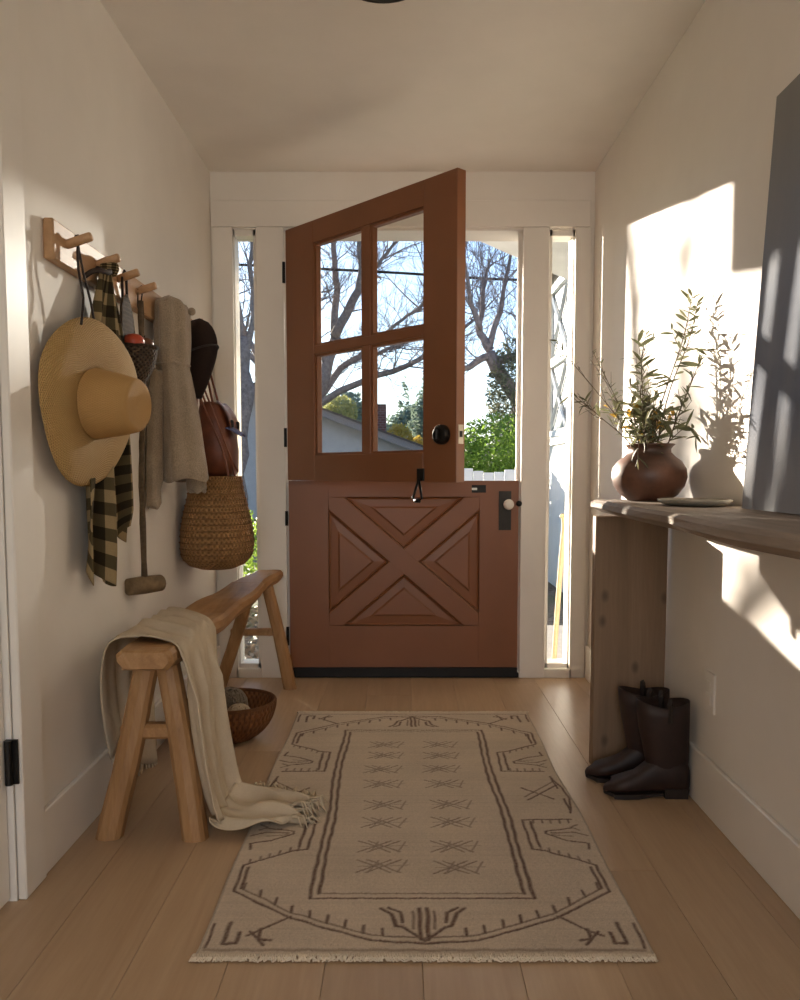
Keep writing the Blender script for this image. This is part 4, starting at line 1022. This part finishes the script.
# foliage helpers
def foliage(mb, c, rad, n, size, q, shape=0.35, cone=False):
    for _ in range(n):
        while True:
            p = Vector((q.uniform(-1, 1), q.uniform(-1, 1), q.uniform(-1, 1)))
            if cone:
                h = (p.z + 1) / 2
                if p.x ** 2 + p.y ** 2 < (1.02 - h) ** 2 and p.x ** 2 + p.y ** 2 > ((1 - h) * shape) ** 2: break
            elif shape < p.length < 1: break
        p = Vector((p.x * rad[0], p.y * rad[1], p.z * rad[2])) + Vector(c)
        d = Vector((q.uniform(-1, 1), q.uniform(-1, 1), q.uniform(-.6, 1))).normalized(); e = d.orthogonal().normalized()
        s = size * q.uniform(.6, 1.3)
        a, b = d * s, e * s * .38
        mb.add([p - a, p + b, p + a, p - b], [(0, 1, 2, 3)])
M_GREEN = leafmat('bush_green', S(92, 128, 48), S(150, 172, 70), .5)
M_DKGR = leafmat('conifer_green', S(120, 136, 120), S(142, 156, 138), .3)  # pale greyed greens, distance haze mixed into the leaf colour
M_OLV = leafmat('ivy_green', S(104, 108, 86), S(128, 130, 104), .3)
M_YEL = leafmat('golden_leaf', S(214, 170, 70), S(190, 170, 80), .4)
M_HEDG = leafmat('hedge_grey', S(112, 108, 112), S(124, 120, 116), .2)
M_BARKO = plain('tree_bark', S(132, 122, 120), .9, 0, .2, 20, .3, .6)  # bark lightened and greyed, outdoor haze put into the colour
def bush(name, label, blobs, size, m, cat, seed, trunk=True):
    q = random.Random(seed); mb = MB(); b0 = blobs[0][0]; r = empty(name, (b0[0], b0[1], -.16)); tag(r, label, cat)
    for c, rad, n, *rest in blobs: foliage(mb, c, rad, n, size, q, .5 if not rest else .55, bool(rest))
    tag(mb.build('foliage', m, r), kind='stuff')
    if trunk: MB().tube([(b0[0], b0[1], -.16), (b0[0] + .03, b0[1], b0[2])], [.08, .04], 7).build('trunk', M_BARKO, r, True)
bush('garden_bush', 'rounded bright green bush beyond the white fence', [((1.15, 10.1, 1.05), (.62, .55, .62), 5200), ((.72, 10.1, .85), (.45, .45, .55), 2600), ((1.55, 10.15, .95), (.5, .5, .55), 2600), ((1.1, 10.0, .5), (.8, .6, .6), 2600)], .035, M_GREEN, 'bush', 31)
bush('ivy_shrub', 'dull green ivy shrub climbing below the dark bare tree', [((1.42, 10.9, 1.95), (.34, .34, .75), 3600)], .035, M_OLV, 'shrub', 32)
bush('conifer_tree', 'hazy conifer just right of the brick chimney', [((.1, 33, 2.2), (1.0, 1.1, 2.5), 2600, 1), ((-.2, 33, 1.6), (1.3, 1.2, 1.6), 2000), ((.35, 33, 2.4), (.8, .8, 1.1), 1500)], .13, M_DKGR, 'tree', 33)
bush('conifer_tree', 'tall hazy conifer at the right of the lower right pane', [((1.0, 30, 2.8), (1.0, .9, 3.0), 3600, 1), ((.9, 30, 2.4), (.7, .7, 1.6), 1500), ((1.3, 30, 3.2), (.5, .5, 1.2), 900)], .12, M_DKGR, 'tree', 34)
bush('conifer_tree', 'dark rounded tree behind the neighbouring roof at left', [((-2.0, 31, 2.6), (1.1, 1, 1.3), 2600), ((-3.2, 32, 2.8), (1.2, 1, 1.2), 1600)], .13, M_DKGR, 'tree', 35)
bush('garden_bush', 'small golden yellow shrub showing over the neighbouring roof', [((-.12, 29, 2.0), (.5, .4, .62), 900), ((.5, 29, 1.75), (.4, .4, .45), 500)], .09, M_YEL, 'shrub', 36)
bush('garden_bush', 'yellow green tree top behind the roof in the left pane', [((-2.1, 29, 3.0), (.6, .5, .6), 700)], .1, leafmat('lime_leaf', S(150, 160, 90), S(180, 170, 110), .4), 'tree', 37)
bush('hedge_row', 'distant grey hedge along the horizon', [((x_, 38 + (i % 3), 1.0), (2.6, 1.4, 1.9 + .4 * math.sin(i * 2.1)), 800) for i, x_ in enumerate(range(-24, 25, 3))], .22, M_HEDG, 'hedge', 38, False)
bush('garden_bush', 'leafy green shrub outside the left sidelight', [((-1.95, 6.2, .45), (.68, .6, .78), 5000), ((-1.45, 6.9, .25), (.4, .5, .45), 1800), ((-1.6, 5.6, .1), (.5, .4, .5), 1800)], .03, M_GREEN, 'shrub', 39)
# bare trees
def tree(name, label, base, limbs, seed, lev=(26, 5), ln=(1.1, .42), rtw=.012, spread=.9, nmain=None):
    q = random.Random(seed); r = empty(name, base); tag(r, label, 'tree')
    big = MB(); tw = MB(); src = []
    for pts, r0, r1 in limbs:
        C = curve(pts, 12); C = [p + Vector((q.uniform(-1, 1), q.uniform(-1, 1), q.uniform(-1, 1))) * r0 * .3 for p in C]
        big.tube(C, [lerp(r0, r1, i / 11) for i in range(12)], 7); src.append((C, r0, r1))
    def grow(p, d, L, r_, depth):
        n = 6; pts = [p]; dd = d.copy()
        for i in range(n):
            dd = (dd + Vector((q.uniform(-1, 1), q.uniform(-1, 1), q.uniform(-.7, 1))) * .34).normalized(); pts.append(pts[-1] + dd * L / n)
        tw.tube(pts, [lerp(r_, r_ * .3, i / n) for i in range(n + 1)], 4 if depth == 0 else 3, False)
        if depth < 2:
            for k in range(lev[1]):
                i = q.randint(1, n); d2 = (dd + Vector((q.uniform(-1, 1), q.uniform(-1, 1), q.uniform(-.6, .9))) * spread).normalized()
                grow(pts[i], d2, L * q.uniform(.4, .65), r_ * .5, depth + 1)
    for C, r0, r1 in src[1:]:
        for k in range(lev[0]):
            i = min(11, 2 + int(10 * (k / lev[0]) ** .8)); t = (C[min(11, i + 1)] - C[max(0, i - 1)]).normalized()
            d = (t * .7 + Vector((q.uniform(-1, 1), q.uniform(-.6, .6), q.uniform(-.5, .9)))).normalized()
            grow(C[i], d, q.uniform(ln[1], ln[0]), rtw * q.uniform(.6, 1.3), 0)
    big.build('trunk', M_BARKO, r, True); tag(tw.build('twigs', M_BARKO, r), kind='stuff')
Y3 = lambda L, Y, q: [(x_, Y + q * i * .25, z_) for i, (x_, z_) in enumerate(L)]
tree('bare_tree', 'large bare tree filling the left panes of the open door', (-2.0, 14, -.16), [
    (Y3([(-2.05, -.16), (-1.95, .7), (-1.759, 1.49), (-1.389, 2.229), (-1.119, 3.156)], 14, 0), .17, .09),
    (Y3([(-1.119, 3.156), (-1.082, 3.929), (-1.159, 4.68), (-1.2, 5.6)], 14, .6), .07, .03), (Y3([(-1.119, 3.156), (-.821, 3.688), (-.656, 4.09), (-.653, 4.728), (-.6, 5.7)], 14, -.5), .085, .03),
    (Y3([(-1.39, 2.147), (-.94, 2.767), (-.495, 2.961), (.1, 3.2)], 14, 1), .07, .025), (Y3([(-1.6, 1.95), (-.777, 2.392), (-.035, 2.60), (.5, 2.88), (1.1, 3.3)], 14, -.8), .065, .025),
    (Y3([(-.656, 3.929), (-.443, 4.33), (-.116, 4.75), (.3, 5.2)], 14, .7), .045, .015), (Y3([(-1.254, 2.718), (-1.429, 3.447), (-1.375, 4.09), (-1.5, 5)], 14, -.4), .05, .02), (Y3([(-.528, 3.0), (-.035, 3.447), (.325, 3.688), (.8, 4.3)], 14, .3), .035, .015),
    (Y3([(-1.6, 1.9), (-2.3, 2.7), (-2.7, 3.6), (-2.8, 4.8)], 14, .5), .07, .02), (Y3([(-2.3, 2.7), (-2.9, 3.2), (-3.6, 3.9), (-4.0, 4.6)], 14, .5), .05, .02)], 51, (22, 6), (1.2, .45), .012)
tree('bare_tree', 'dark gnarled tree with heavy limbs right of the open leaf', (1.6, 10.9, -.16), [
    ([(1.62, 10.9, -.16), (1.6, 10.9, .9), (1.56, 10.9, 1.72), (1.40, 10.9, 1.97), (1.13, 10.9, 2.5)], .13, .085),
    (Y3([(1.13, 2.5), (1.0, 2.80), (1.04, 3.10), (1.1, 3.6)], 10.9, .4), .06, .02), (Y3([(1.16, 2.47), (.94, 2.36), (.74, 2.25), (.4, 2.3)], 10.9, -.4), .055, .025), (Y3([(1.22, 2.40), (1.5, 2.44), (1.78, 2.42), (2.2, 2.7)], 10.9, .3), .06, .025),
    (Y3([(1.11, 2.55), (1.25, 3.0), (1.37, 3.5), (1.5, 4.2)], 10.9, .6), .045, .015), (Y3([(1.0, 2.78), (.86, 3.1), (.8, 3.4), (.6, 4.0)], 10.9, -.5), .04, .015), (Y3([(1.5, 2.44), (1.55, 2.9), (1.7, 3.5)], 10.9, .2), .04, .012)], 52, (20, 5), (.8, .3), .008)
tree('bare_tree', 'tall bare tree trunk seen through the left sidelight', (-2.45, 13, -.16), [
    ([(-2.42, 12.2, -.16), (-2.36, 12.2, 1.1), (-2.26, 12.2, 2.0), (-2.27, 12.2, 2.85)], .15, .10),
    (Y3([(-2.27, 2.85), (-2.38, 3.45), (-2.42, 3.9), (-2.6, 5.0)], 12.2, .4), .06, .02), (Y3([(-2.25, 2.5), (-2.10, 3.3), (-2.12, 3.9), (-2.0, 4.8)], 12.2, -.4), .05, .02), (Y3([(-2.27, 2.2), (-2.7, 2.7), (-3.3, 3.3), (-4.0, 4.2)], 12.2, -.3), .06, .02)], 53, (14, 4), (1.0, .4), .011)
tree('bare_tree', 'bare tree left of the porch that dapples the sunlight', (-6.2, 14.4, -.16), [
    ([(-6.2, 14.4, -.16), (-6.15, 14.4, 1.4), (-6.1, 14.3, 2.4)], .2, .14),
    ([(-6.1, 14.3, 2.4), (-5.8, 14.2, 3.2), (-5.4, 14, 3.9), (-5.0, 13.9, 4.8)], .1, .03), ([(-6.1, 14.3, 2.3), (-6.6, 14.5, 3.1), (-7.2, 14.6, 3.9)], .09, .03), ([(-6.1, 14.3, 2.0), (-5.5, 14.0, 2.5), (-4.9, 13.8, 2.9), (-4.4, 13.7, 3.5)], .07, .02), ([(-6.1, 14.3, 2.6), (-6.1, 14.4, 3.5), (-6.3, 14.5, 4.6)], .08, .03)], 54, (14, 4), (1.0, .4), .016)
# leaf litter under the left sidelight
q = random.Random(8); mb = MB()
for _ in range(1600):
    p = Vector((q.uniform(-2.3, -.63), q.uniform(4.15, 6.8), -.15 + q.uniform(0, .03))); d = Vector((q.uniform(-1, 1), q.uniform(-1, 1), q.uniform(-.4, .5))).normalized(); e = d.orthogonal().normalized(); s = q.uniform(.02, .045)
    mb.add([p - d * s, p + e * s * .5, p + d * s, p - e * s * .5], [(0, 1, 2, 3)])
tag(mb.build('leaf_litter', leafmat('dry_leaf', S(120, 98, 76), S(196, 176, 150), .2)), 'dry leaf litter on the ground outside the left sidelight', 'leaves', kind='stuff')
